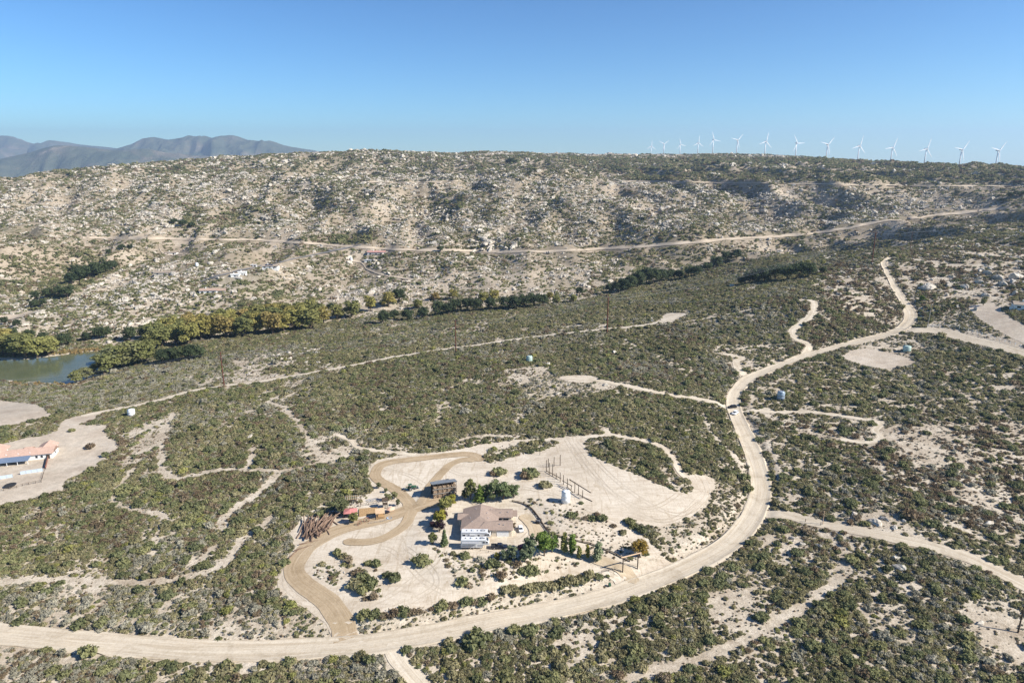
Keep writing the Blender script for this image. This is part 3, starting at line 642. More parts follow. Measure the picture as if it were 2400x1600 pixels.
# ------------------------------------------------------------------ scattering ("stuff")
def scatter(name, P, scl, protos, label, cat, seed=0, tilt=0.12):
    N = len(P); r = np.random.default_rng(seed + 5)
    me = bpy.data.meshes.new(name); me.vertices.add(N); me.vertices.foreach_set('co', np.asarray(P, np.float32).ravel())
    rot = np.column_stack([r.normal(0, tilt, N), r.normal(0, tilt, N), r.random(N) * 6.2832]).astype(np.float32)
    if scl.ndim == 1: scl = scl[:, None] * np.column_stack([r.uniform(.85, 1.18, N), r.uniform(.85, 1.18, N), r.uniform(.75, 1.2, N)])
    for nm, arr, ty in (('rot', rot, 'FLOAT_VECTOR'), ('scl', scl.astype(np.float32), 'FLOAT_VECTOR')):
        at = me.attributes.new(nm, ty, 'POINT'); at.data.foreach_set('vector', arr.ravel())
    at = me.attributes.new('idx', 'INT', 'POINT'); at.data.foreach_set('value', r.integers(0, len(protos), N).astype(np.int32))
    o = link(bpy.data.objects.new(name, me)); tag(o, label, cat, None, 'stuff')
    ng = bpy.data.node_groups.new(name, 'GeometryNodeTree')
    ng.interface.new_socket('Geometry', in_out='INPUT', socket_type='NodeSocketGeometry'); ng.interface.new_socket('Geometry', in_out='OUTPUT', socket_type='NodeSocketGeometry')
    n = ng.nodes; l = ng.links
    gi = n.new('NodeGroupInput'); go = n.new('NodeGroupOutput'); ip = n.new('GeometryNodeInstanceOnPoints'); g2 = n.new('GeometryNodeGeometryToInstance')
    for pm in protos:
        po = bpy.data.objects.new(pm.name, pm)
        oi = n.new('GeometryNodeObjectInfo'); oi.inputs['Object'].default_value = po; oi.inputs['As Instance'].default_value = False
        l.new(oi.outputs['Geometry'], g2.inputs[0])
    def attr(nm, ty):
        a = n.new('GeometryNodeInputNamedAttribute'); a.data_type = ty; a.inputs['Name'].default_value = nm
        return a.outputs['Attribute']
    l.new(gi.outputs[0], ip.inputs['Points']); l.new(g2.outputs[0], ip.inputs['Instance'])
    ip.inputs['Pick Instance'].default_value = True
    l.new(attr('idx', 'INT'), ip.inputs['Instance Index']); l.new(attr('scl', 'FLOAT_VECTOR'), ip.inputs['Scale'])
    e2r = n.new('FunctionNodeEulerToRotation'); l.new(attr('rot', 'FLOAT_VECTOR'), e2r.inputs[0]); l.new(e2r.outputs[0], ip.inputs['Rotation'])
    l.new(ip.outputs[0], go.inputs[0])
    o.modifiers.new('scatter', 'NODES').node_group = ng
    return o
def sample_band(y0, y1, dens, seed):
    """points spread evenly over the ground between two distances (kept a little beyond the view's sides)"""
    r = np.random.default_rng(seed)
    area = 0.80 * (y1 ** 2 - y0 ** 2) + 120 * (y1 - y0); N = int(area * dens)
    y = np.sqrt(y0 ** 2 + r.random(N) * (y1 ** 2 - y0 ** 2)); x = (r.random(N) * 2 - 1) * fanw(y); z = hs(x, y)
    u, v, dpt = project(x, y, z)
    m = (u > -170) & (u < 2520) & (v < 1720)
    return x[m], y[m], z[m], u[m], v[m]
def bare_mask(x, y, margin=0.6):
    """True where roads, pads, buildings or the pond leave no room for wild plants"""
    b = np.zeros(x.shape, bool); jit = (fbm(x / 2.5, y / 2.5, 15, 2) - .5) * 2.4
    for pl in [main_l] + list(road_l.values()) + drive_l + trail_l: b |= line_dist(x, y, pl, 9.0) < margin + jit
    for k, p in pad_p.items(): b |= in_poly(x, y, p)
    for pl in FARR: b |= line_dist(x, y, pl, 26.0) < margin
    b |= line_dist(x, y, pl4, 6) < 4; b |= in_poly(x, y, pond_w)
    return b
CREEK = np.array([(-200,800),(0,790),(200,790),(330,800),(500,770),(750,742),(900,718),(1150,703),(1330,690),(1500,645),(1700,600),(1900,565),(2100,520),(2352,482),(2600,470)], float)
def beyond(u, v): return v < np.interp(u, CREEK[:, 0], CREEK[:, 1])
def zone(u, v, polys):
    out = np.zeros(u.shape)
    for p, w in polys: out = np.where(in_poly(u, v, p), w, out)
    return out
SPARSE = [  # pixel outlines where sand shows between the shrubs : share of shrubs kept
 ([(0,1340),(330,1350),(640,1350),(760,1420),(760,1465),(600,1470),(300,1455),(0,1425)],0.62),([(480,1410),(760,1415),(765,1465),(600,1472),(480,1460)],0.30),
 ([(0,1480),(300,1505),(700,1510),(860,1490),(900,1568),(0,1568)],0.72),([(830,1420),(1000,1400),(1150,1370),(1400,1330),(1430,1350),(1150,1405),(850,1462)],0.30),
 ([(1500,1200),(1650,1130),(1700,1090),(1720,1150),(1690,1210),(1560,1290),(1520,1270)],0.42),([(640,880),(700,870),(650,935),(560,930)],0.6),
 ([(0,975),(120,965),(200,975),(60,1005),(0,1020)],0.62),([(265,985),(390,960),(400,1090),(290,1085),(235,1060)],0.60),([(230,940),(390,935),(420,900),(300,915)],0.5),
 ([(1160,850),(1235,838),(1280,862),(1380,878),(1440,890),(1330,905),(1250,920),(1215,915),(1190,885)],0.40),([(1560,1085),(1640,1090),(1690,1130),(1640,1150)],0.35),
 ([(2000,985),(2352,960),(2352,1230),(2200,1220),(2080,1120),(1980,1060)],0.52),([(1760,960),(2030,985),(1990,1020),(1800,985)],0.55),([(1950,780),(2080,765),(2130,800),(2080,830),(1960,800)],0.4),
 ([(2110,765),(2200,690),(2352,770),(2352,800),(2280,785)],0.45),([(1900,1180),(2352,1200),(2352,1300),(2050,1230)],0.55),([(2200,1380),(2352,1350),(2352,1568),(2280,1540),(2220,1440)],0.45),
 ([(1620,1360),(1720,1350),(1740,1440),(1650,1470),(1620,1430)],0.45),([(1600,790),(1800,790),(1820,830),(1680,850)],0.5),([(1800,640),(2050,600),(2060,760),(1900,690)],0.55),
 ([(1870,560),(2352,480),(2352,700),(2100,720),(2060,600)],0.55),([(380,860),(560,830),(760,780),(700,860),(420,900)],0.75),([(500,870),(620,850),(640,868),(500,890)],0.35),
 ([(430,1270),(500,1250),(520,1300),(400,1330),(300,1320)],0.6),([(700,1000),(830,1000),(840,1060),(700,1070)],0.55),([(1080,985),(1240,990),(1200,1010),(1060,1020)],0.5),
 ([(800,1490),(960,1500),(1200,1460),(1400,1420),(1450,1470),(1200,1568),(960,1568)],0.72),([(1430,870),(1560,905),(1400,915)],0.5),([(1700,950),(1790,950),(1800,1160),(1760,1150)],0.6)]
SAGE = [([(0,1340),(500,1350),(640,1400),(640,1470),(0,1430)],0.6),([(0,1480),(300,1500),(330,1568),(0,1568)],0.6),([(640,1490),(960,1470),(930,1568),(700,1568)],0.65),
 ([(0,880),(200,880),(420,840),(600,800),(700,790),(560,860),(380,920),(150,950),(0,915)],0.6),([(1180,850),(1450,880),(1330,910),(1210,910)],0.6),([(1420,830),(1560,840),(1540,870),(1440,862)],0.7),
 ([(1600,810),(1690,830),(1700,870),(1640,880),(1590,850)],0.5),([(260,1230),(480,1230),(500,1320),(300,1330)],0.5),([(1100,1430),(1420,1380),(1420,1420),(1180,1480),(1050,1500)],0.6),([(1690,950),(1760,960),(1790,1080),(1740,1080)],0.45)]
BROWN = [([(2000,985),(2352,960),(2352,1230),(2100,1180),(1980,1060)],0.6),([(1760,960),(2030,985),(1990,1020),(1800,990)],0.7),([(1900,600),(2090,620),(2080,760),(1870,760)],0.65),
 ([(230,1000),(390,1000),(390,1060),(240,1060)],0.5),([(640,930),(860,930),(900,1000),(700,990)],0.35),([(2090,560),(2352,560),(2352,700),(2090,690)],0.5),([(1800,1200),(2000,1230),(1960,1300),(1800,1290)],0.4),([(1830,700),(2000,700),(1960,780),(1860,790)],0.5)]

IND = []      # candidates for single shrubs: (projected size, x, y, z, r, species)
STUFF = {}
def put(sp, x, y, z, r):
    STUFF.setdefault(sp, []).append(np.column_stack([x, y, z, r]))
def near_band(y0, y1, dens, seed, rmul):
    x, y, z, u, v = sample_band(y0, y1, dens, seed)
    keep = ~bare_mask(x, y) & ~beyond(u, v)
    inyard = in_poly(x, y, pad_p['yard'])
    isl = np.zeros(x.shape)
    for p, w in isl_p.values(): isl = np.where(in_poly(x, y, p), w, isl)
    onroad = np.zeros(x.shape, bool)
    for pl in drive_l: onroad |= line_dist(x, y, pl, 6) < 0.6
    keep |= (isl > 0) & ~onroad
    r = np.random.default_rng(seed + 1); N = len(x)
    s = zone(u, v, SPARSE); s = np.where(s == 0, 1.0, s); s = np.where(inyard & (isl > 0), isl, s)
    gap = fbm(x / 14, y / 20, 31, 4) + 0.35 * (fbm(x / 60, y / 80, 37, 3) - 0.5)
    prob = s * np.where(s > 0.95, 0.30 + 0.70 * sstep(0.25, 0.38, gap), 0.12 + sstep(0.30, 0.52, gap) * 1.2)
    plain_ = ~((u > 1700) & (v > 830) & (v < 1260))
    prob = prob * np.where(plain_, 1.0, 0.25 + 0.75 * sstep(0.30, 0.44, fbm(x / 4.5, y / 6, 39, 2))); prob = np.where((u > 1750) & (v > 830) & (v < 1260), prob * 0.85, prob)
    keep &= r.random(N) < prob
    x, y, z, u, v, s = (a[keep] for a in (x, y, z, u, v, s)); N = len(x)
    rad = np.exp(r.normal(math.log(1.0), 0.34, N)) * rmul
    big = (r.random(N) < 0.03) & (s > 0.5); rad = np.where(big, r.uniform(1.7, 2.9, N), rad)
    rad = np.where(s < 0.5, rad * r.uniform(0.45, 1.0, N), rad)
    q = fbm(x / 45, y / 60, 51, 3); q2 = fbm(x / 30 + 7, y / 40, 61, 3)
    ws = np.maximum(zone(u, v, SAGE), 0.05 + 0.35 * sstep(0.56, 0.68, q)); wb = np.maximum(zone(u, v, BROWN), 0.05 + 0.3 * sstep(0.58, 0.7, q2))
    t = r.random(N); sp = np.full(N, 'green_shrub', object)
    sp[t < ws] = 'sage_shrub'; sp[(t >= ws) & (t < ws + wb)] = 'brown_shrub'
    t2 = r.random(N); g = sp == 'green_shrub'
    sp[g & (t2 < 0.22 + 0.4 * sstep(0.5, 0.62, q2))] = 'dark_shrub'; sp[g & (t2 > 0.955)] = 'yellow_shrub'
    sp[big & (t2 < 0.75)] = 'dark_shrub'
    for k in set(sp): m = sp == k; put(k, x[m], y[m], z[m] - 0.08, rad[m])
def understory(y0, y1, dens, seed, rm):
    x, y, z, u, v = sample_band(y0, y1, dens, seed); s = zone(u, v, SPARSE); r = np.random.default_rng(seed + 2)
    keep = ~bare_mask(x, y, 0.3) & ~beyond(u, v)
    gap = fbm(x / 14, y / 20, 31, 4) + 0.35 * (fbm(x / 60, y / 80, 37, 3) - 0.5)
    keep &= r.random(len(x)) < np.where(s == 0, 0.25 + 0.75 * sstep(0.25, 0.36, gap), s * sstep(0.36, 0.5, gap)) * np.where(~((u > 1700) & (v > 830) & (v < 1260)), 1.0, sstep(0.30, 0.44, fbm(x / 4.5, y / 6, 39, 2))) * np.where((u > 1700) & (v > 830) & (v < 1260), 0.5, 0.9)
    put('low_brush', x[keep], y[keep], z[keep] - 0.05, np.exp(r.normal(math.log(0.55 * rm), 0.3, keep.sum())))
understory(110, 300, 0.9, 71, 1.0); understory(300, 480, 0.55, 72, 1.2); understory(480, 900, 0.22, 73, 1.6)
near_band(110, 300, 0.95, 1, 0.86)
near_band(300, 480, 0.62, 2, 0.95)
near_band(480, 1120, 0.30, 3, 1.2)

def tufts(y0, y1, dens, seed):
    x, y, z, u, v = sample_band(y0, y1, dens, seed)
    isl = np.zeros(x.shape, bool)
    for p, w in isl_p.values(): isl |= in_poly(x, y, p)
    onr = np.zeros(x.shape, bool)
    for pl in [main_l] + list(road_l.values()) + drive_l: onr |= line_dist(x, y, pl, 9) < 0.2
    intr = np.zeros(x.shape, bool)
    for pl in trail_l: intr |= line_dist(x, y, pl, 5) < 0.0
    pad = np.zeros(x.shape, bool)
    for k, p in pad_p.items(): pad |= in_poly(x, y, p)
    r = np.random.default_rng(seed + 3)
    keep = ~beyond(u, v) & ~onr & ~(pad & ~isl) & ~in_poly(x, y, pond_w) & (r.random(len(x)) < np.where(intr, 0.28, np.where(pad, 0.9, 0.35 + 0.65 * sstep(0.4, 0.55, fbm(x / 9, y / 12, 95, 3)))))
    put('dry_tuft', x[keep], y[keep], z[keep] - 0.03, np.exp(r.normal(math.log(0.38), 0.35, keep.sum())))
tufts(110, 340, 0.40, 8); tufts(340, 560, 0.16, 9)
LEAFOF = {'green_shrub': 'leaf_chaparral', 'dark_shrub': 'leaf_dark', 'sage_shrub': 'leaf_sage', 'brown_shrub': 'leaf_brown', 'yellow_shrub': 'leaf_yellowgreen'}
SHRUBM = {}
for i, (k, lm) in enumerate(LEAFOF.items()):
    SHRUBM[k] = [shrub_mesh(k, 100 + i * 10 + j, lm, 140, 0.16 if k != 'brown_shrub' else 0.12, (0.72, 0.58, 0.9)[j], (6, 8, 5)[j], 0.72 if k not in ('brown_shrub',) else 0.55) for j in range(3)]
SHRUBM['low_brush'] = [shrub_mesh('low_brush', 180 + j, ('leaf_chaparral', 'leaf_chaparral', 'leaf_sage')[j], 44, 0.26, 0.75, 5, 0.62) for j in range(3)]
SHRUBM['dry_tuft'] = [shrub_mesh('dry_tuft', 190 + j, ('leaf_brown', 'leaf_sage')[j], 34, 0.26, 0.8, 4, 0.6) for j in range(2)]
# the largest-looking wild shrubs become things of their own; the rest of each kind is one mass
for k in STUFF: STUFF[k] = np.vstack(STUFF[k])
# ------------------------------------------------------------------ far slope: brush patches and boulders
def far_pts(y0, y1, dens, seed):
    x, y, z, u, v = sample_band(y0, y1, dens, seed)
    m = beyond(u, v) & ~bare_mask(x, y, 0.5)
    return x[m], y[m], z[m], u[m], v[m]
GREENZ = [([(0,590),(180,560),(280,610),(140,690),(0,660)],1.0),([(690,545),(860,530),(880,556),(700,562)],1.0),([(1000,445),(1080,450),(1060,480),(990,470)],.9),([(330,390),(440,380),(430,400),(340,400)],.8),
 ([(1380,380),(2352,400),(2352,420),(1450,415)],.95),([(1850,365),(2352,385),(2352,400),(1850,385)],.9),([(1300,360),(1850,365),(1800,380),(1330,375)],.6),([(440,480),(620,470),(560,520),(380,545)],.7),([(1500,540),(1600,520),(1640,545),(1530,560)],.8),([(430,700),(640,690),(660,720),(440,740)],.8),([(540,640),(680,650),(660,690),(560,680)],.7)]
BOULD = [([(0,440),(300,400),(760,400),(1200,400),(1420,420),(1900,430),(2200,440),(1900,520),(1500,555),(1100,570),(600,545),(190,540),(0,515)],1.0),([(330,420),(640,400),(640,500),(300,540),(130,530),(150,470)],1.45),([(1000,460),(1300,440),(1400,560),(1060,570),(980,520)],1.35),
 ([(0,620),(400,600),(900,590),(1400,590),(1460,660),(1100,690),(700,730),(300,780),(0,760)],0.75),([(1480,440),(2300,445),(2280,475),(1900,520),(1500,552),(1440,500)],1.5),([(100,365),(700,350),(760,385),(250,400)],1.1),([(800,345),(1000,350),(960,385),(780,395)],1.0)]
bx = []
for (y0, y1, db, ds, seed, rs) in ((560, 1150, 0.080, 0.056, 41, 0.72), (1150, 1850, 0.056, 0.036, 42, 0.9), (1850, 2900, 0.012, 0.013, 43, 1.5)):
    x, y, z, u, v = far_pts(y0, y1, ds, seed); r = np.random.default_rng(seed); N = len(x)
    g = zone(u, v, GREENZ); q = fbm(x / 60, y / 90, 71, 4)
    keep = r.random(N) < np.where(g > 0, g * 1.0, 0.34 + sstep(0.34, 0.62, q) * 0.66)
    sp = np.where(r.random(N) < 0.62, 0, np.where(r.random(N) < 0.6, 1, 2)); sc = rs * np.exp(r.normal(-0.05, 0.3, N)) * np.where(g > 0, 1.25, 0.95)
    for k, nm in enumerate(('dark_brush', 'green_brush', 'brown_brush')):
        m = keep & (sp == k); put(nm, x[m], y[m], z[m] - 0.15, sc[m])
    x, y, z, u, v = far_pts(y0, y1, db, seed + 10); N = len(x)
    bz = np.where(zone(u, v, BOULD) == 0, 0.30, zone(u, v, BOULD)) * np.where(zone(u, v, GREENZ) > 0, 0.15, 1)
    q = fbm(x / 28 + 3, y / 40, 81, 4) + 0.7 * (fbm(x / 140, y / 160, 85, 3) - 0.5)
    keep = r.random(N) < bz * (0.30 + 0.9 * sstep(0.36, 0.56, q))
    rad = np.exp(r.normal(0.12, 0.55, N)) * rs
    rad = np.where(r.random(N) < 0.05, rad * 1.9, rad); rad = np.minimum(rad, 6.5 * rs)
    bx.append(np.column_stack([x, y, z, rad])[keep])
# right-hand hill and scattered outcrops on the near side
x, y, z, u, v = sample_band(300, 900, 0.020, 61); r = np.random.default_rng(61)
hill = zone(u, v, [([(2090,560),(2352,500),(2450,500),(2450,720),(2200,690),(2100,680)],1.0),([(1880,560),(2352,482),(2352,560),(2060,600)],0.6),([(1600,640),(1880,560),(2060,600),(2040,680),(1850,700),(1640,660)],0.35),([(2150,640),(2352,600),(2352,690),(2200,690)],1.6)])
keep = (~bare_mask(x, y)) & (~beyond(u, v)) & (r.random(len(x)) < hill * sstep(0.42, 0.6, fbm(x / 30, y / 40, 91, 4)))
bx.append(np.column_stack([x, y, z, np.exp(r.normal(0.05, 0.5, len(x)))])[keep])
x, y, z, u, v = sample_band(150, 620, 0.030, 62); r = np.random.default_rng(62)
rk = zone(u, v, [([(1930,1170),(2090,1170),(2110,1230),(1950,1200)],.5),([(1820,1230),(1960,1240),(1950,1310),(1830,1300)],.5),([(2030,1270),(2130,1270),(2130,1330),(2040,1320)],.35),([(2220,1150),(2320,1160),(2310,1260),(2230,1240)],.6),
  ([(600,805),(730,800),(740,840),(560,850)],.6),([(1300,790),(1480,770),(1480,830),(1320,830)],.25),([(1480,735),(1520,722),(1520,745)],.5),([(1160,850),(1440,880),(1330,910),(1200,910)],.3),([(500,870),(640,850),(640,868),(500,890)],.35),([(2300,1160),(2352,1150),(2352,1250)],.4)])
keep = (~bare_mask(x, y)) & (r.random(len(x)) < rk)
bx.append(np.column_stack([x, y, z, np.exp(r.normal(-0.1, 0.45, len(x)))])[keep])
BOULDERS = np.vstack(bx)
BOULDERS[:, 2] += BOULDERS[:, 3] * 0.12
# pale bare rock faces on the far slope
SLABS = [(1098,562,9),(1118,560,8),(1105,540,7),(1125,540,7),(1165,560,7),(1185,558,6),(1220,548,5),(1090,520,6),(1115,520,6),(1140,512,5),(1115,548,9),(1140,556,8),(1080,552,7),(1160,548,6),(1200,556,6),(1100,530,7),(1180,570,7),(1230,565,6),(1130,570,8),(1085,572,6),(1150,535,6),(1255,545,5),(1290,560,6),(1330,566,5),(520,440,6),(540,452,6),(560,462,6),(590,470,5),(505,455,6),(530,465,5),(620,478,5),(575,440,5),(165,497,5),(175,505,5),(350,735,8),(335,742,7),(300,748,6),(480,735,7),(515,738,6),(705,625,6),(735,628,6),(720,618,5),(765,622,5),(640,395,8),(690,402,8),(725,398,7),(600,392,6),(660,405,7),(745,402,6),(560,388,5),(275,700,6),(300,690,6),(330,685,5),(1060,486,5),(1090,484,5),(1135,500,5),(1170,505,5),(1200,515,5),(1460,565,4),(1350,560,4),(1240,505,4),(1120,440,6),(1165,455,5),(1190,465,5)]
FB = {'dark_brush': [patch_mesh('dark_brush', 301 + j, 'leaf_dark', 5, 3.2, 22, 0.55) for j in range(3)], 'green_brush': [patch_mesh('green_brush', 311 + j, 'leaf_chaparral', 5, 3.2, 22, 0.55) for j in range(3)], 'brown_brush': [patch_mesh('brown_brush', 321 + j, 'leaf_brown', 4, 3.0, 20, 0.5) for j in range(2)]}
for nm, lab in (('dark_brush', 'dark green brush covering the far rocky hillside beyond the creek'), ('green_brush', 'olive green brush scattered over the far rocky hillside'), ('brown_brush', 'dry brown brush scattered over the far rocky hillside')):
    A = np.vstack(STUFF.pop(nm)); scatter(nm, A[:, :3], A[:, 3], FB[nm], lab, 'brush', 300)
ROCKM = [rock_mesh('boulder', 400 + j, 'granite' if j < 4 else 'grey_granite', 3, (0.72, 0.6, 0.85, 0.7, 0.62, 0.9)[j]) for j in range(6)]

# ------------------------------------------------------------------ single shrubs and boulders: the ones that show largest
def showing(A):
    u, v, dp = project(A[:, 0], A[:, 1], A[:, 2]); s = A[:, 3] / dp
    s[(u < 5) | (u > 2347) | (v < 300) | (v > 1566)] = 0
    return s, u, v
EXPL = 84     # hand-placed shrubs of the yard, built further down
pool = []
for k, A in STUFF.items():
    if not k.endswith('_shrub'): continue
    s, u, v = showing(A)
    for i in np.argsort(-s)[:300]: pool.append((s[i], k, i))
pool.sort(reverse=True)
chosen = {}
for s, k, i in pool[:300 - EXPL]: chosen.setdefault(k, []).append(i)
WORD = {'green_shrub': 'olive green', 'dark_shrub': 'dark green', 'sage_shrub': 'grey green sage', 'brown_shrub': 'dry brown', 'yellow_shrub': 'yellow green'}
def where(u, v):
    ry = np.interp(u, [a[0] for a in MAIN[:18]], [a[1] for a in MAIN[:18]])
    if v > ry + 4: return ('below the pale dirt road', 'shrubs below the dirt road') if u < 1650 else ('on the slope below the side road', 'shrubs below the side road')
    if u > 1720: return ('in the brush east of the dirt road', 'shrubs east of the dirt road')
    if u < 640: return ('in the brush west of the log pile', 'shrubs west of the log pile')
    return ('on the wild ground around the sandy yard', 'shrubs around the sandy yard')
for k, ids in chosen.items():
    A = STUFF[k]
    for i in ids:
        x, y, z, rr = A[i]; u, v, _ = project(x, y, z); w, g = where(u, v); sh = ('domed', 'spreading', 'tall')[i % 3]
        o = link(bpy.data.objects.new('wild_shrub', SHRUBM[k][i % 3])); o.location = (x, y, z); o.scale = (rr, rr * rnd.uniform(.85, 1.15), rr * rnd.uniform(.8, 1.1)); o.rotation_euler = (0, 0, rnd.random() * 6.28)
        tag(o, '%s %s shrub, larger than most %s' % (sh, WORD[k], w), 'shrub', '%s %s %s' % (sh, WORD[k], g))
    STUFF[k] = np.delete(A, ids, 0)
LAB = {'low_brush': 'low olive brush filling the ground between the shrubs', 'dry_tuft': 'small dry tufts and low brush dotting the sandy ground', 'green_shrub': 'mass of olive green chaparral shrubs covering the slopes', 'dark_shrub': 'mass of dark green shrubs through the chaparral', 'sage_shrub': 'mass of grey green sage scrub in open patches', 'brown_shrub': 'mass of dry brown brush in open patches', 'yellow_shrub': 'scattered yellow green shrubs through the chaparral'}
for k in list(STUFF):
    A = STUFF[k]; scatter(k + '_mass', A[:, :3], A[:, 3], SHRUBM[k], LAB[k], 'shrubs', 200)
s, u, v = showing(BOULDERS)
ids = np.argsort(-s)[:300 - len(SLABS) - 26]
def bwhere(u, v):
    if not beyond(np.array([u]), np.array([v]))[0]:
        if u > 2000 and v < 760: return 'on the brushy hill beside the climbing dirt road', 'boulders on the hill above the winding road'
        if u > 1700: return 'in the brush beside the eastern side road', 'boulders near the side road'
        return 'in the brush below the pole line track', 'boulders near the pole line'
    ry = np.interp(u, [190, 600, 1160, 1570, 1960, 2310], [546, 553, 577, 556, 520, 478])
    if v < 415: return 'on the rocky crest above the highway', 'boulders above the highway'
    return ('on the rocky slope above the hill road', 'boulders above the hill road') if v < ry else ('on the rocky slope between creek and hill road', 'boulders below the hill road')
for i in ids:
    x, y, z, rr = BOULDERS[i]; w, g = bwhere(u[i], v[i])
    o = link(bpy.data.objects.new('boulder', ROCKM[i % 6])); o.location = (x, y, z); o.scale = (rr, rr * rnd.uniform(.8, 1.2), rr * rnd.uniform(.7, 1.1)); o.rotation_euler = (0, 0, rnd.random() * 6.28)
    sh = ('rounded tan', 'low flat tan', 'upright tan', 'blocky tan', 'low grey', 'tall grey')[i % 6]; tag(o, '%s granite boulder %s' % (sh, w), 'boulder', sh + ' ' + g)
B2 = np.delete(BOULDERS, ids, 0)
OUTC = [outcrop_mesh('outcrop', 450 + j, 'granite' if j < 3 else 'grey_granite') for j in range(5)]
scatter('boulder_field', B2[:, :3], B2[:, 3], ROCKM[:3] + OUTC, 'pale granite boulders strewn over the far hillside', 'boulders', 500, 0.2)
PALEM = [outcrop_mesh('granite_outcrop', 480 + j, 'pale_granite', 9) for j in range(4)]
for (a, b_, rr) in SLABS:
    p = pick1(a + rnd.uniform(-12, 12), b_ + rnd.uniform(-4, 3)); o = link(bpy.data.objects.new('granite_outcrop', PALEM[rnd.randrange(4)])); rr *= 0.70 if (1050 < a < 1360 and 520 < b_ < 580) else 0.62; o.location = p + Vector((0, 0, -0.3 * rr)); s_ = rr * rnd.uniform(0.6, 1.25)
    o.scale = (s_ * rnd.uniform(1.0, 1.7), s_, s_ * rnd.uniform(0.7, 1.0)); o.rotation_euler = (rnd.uniform(0.0, 0.2), 0, rnd.uniform(0, 6.28))
    w, g = bwhere(a, b_); tag(o, 'broken outcrop of pale bare granite %s' % w, 'rock', 'slabs ' + g)
for (a, b_, rr) in [(2131,664,7.5),(2215,662,4.5),(2330,676,4),(2080,676,2),(2262,680,4),(2290,640,6),(2300,655,5),(2325,650,5),(2270,630,5),(2250,650,4),(2240,712,3),(2200,705,2.5)]:
    p = pick1(a, b_); o = link(bpy.data.objects.new('boulder', ROCKM[rnd.randrange(6)])); rr *= 0.75; o.location = p + Vector((0, 0, rr * 0.3)); o.scale = (rr, rr * 0.9, rr * rnd.uniform(.8, 1.05)); o.rotation_euler = (0, 0, rnd.random() * 6)
    tag(o, 'large weathered granite boulder standing out of the brush on the hill above the winding road', 'boulder', 'large boulders on the hill above the winding road')
for (a, b_, rr, lab) in [(574,1003,2.6,'pale domed boulder alone in the green brush west of the yard'),(1257,838,3.6,'pale domed boulder beside the pale green water tank'),(2030,1192,2.4,'grey rounded boulder above the eastern side road'),(2012,1200,3.2,'broad tan boulder above the eastern side road'),(2066,1306,2.8,'pale angular boulder in the brush below the side road'),(1965,1182,2.4,'split grey boulder in the brush above the side road'),(2252,1432,1.6,'low pale boulder by the bare patch near the lone pole'),(1880,1256,2.0,'grey split boulder among stones below the side road'),(1776,1288,1.1,'small pale boulder below the dirt road bend'),(648,826,3.4,'pale blocky outcrop between track and yellow trees')]:
    p = pick1(a, b_); o = link(bpy.data.objects.new('boulder', ROCKM[rnd.randrange(6)])); rr *= .85; o.location = p + Vector((0, 0, rr * 0.1)); o.scale = (rr, rr * 0.85, rr * 0.8); o.rotation_euler = (0, 0, rnd.random() * 6)
    tag(o, lab, 'boulder')
print('SCATTER', {k: len(v) for k, v in STUFF.items()}, len(BOULDERS))
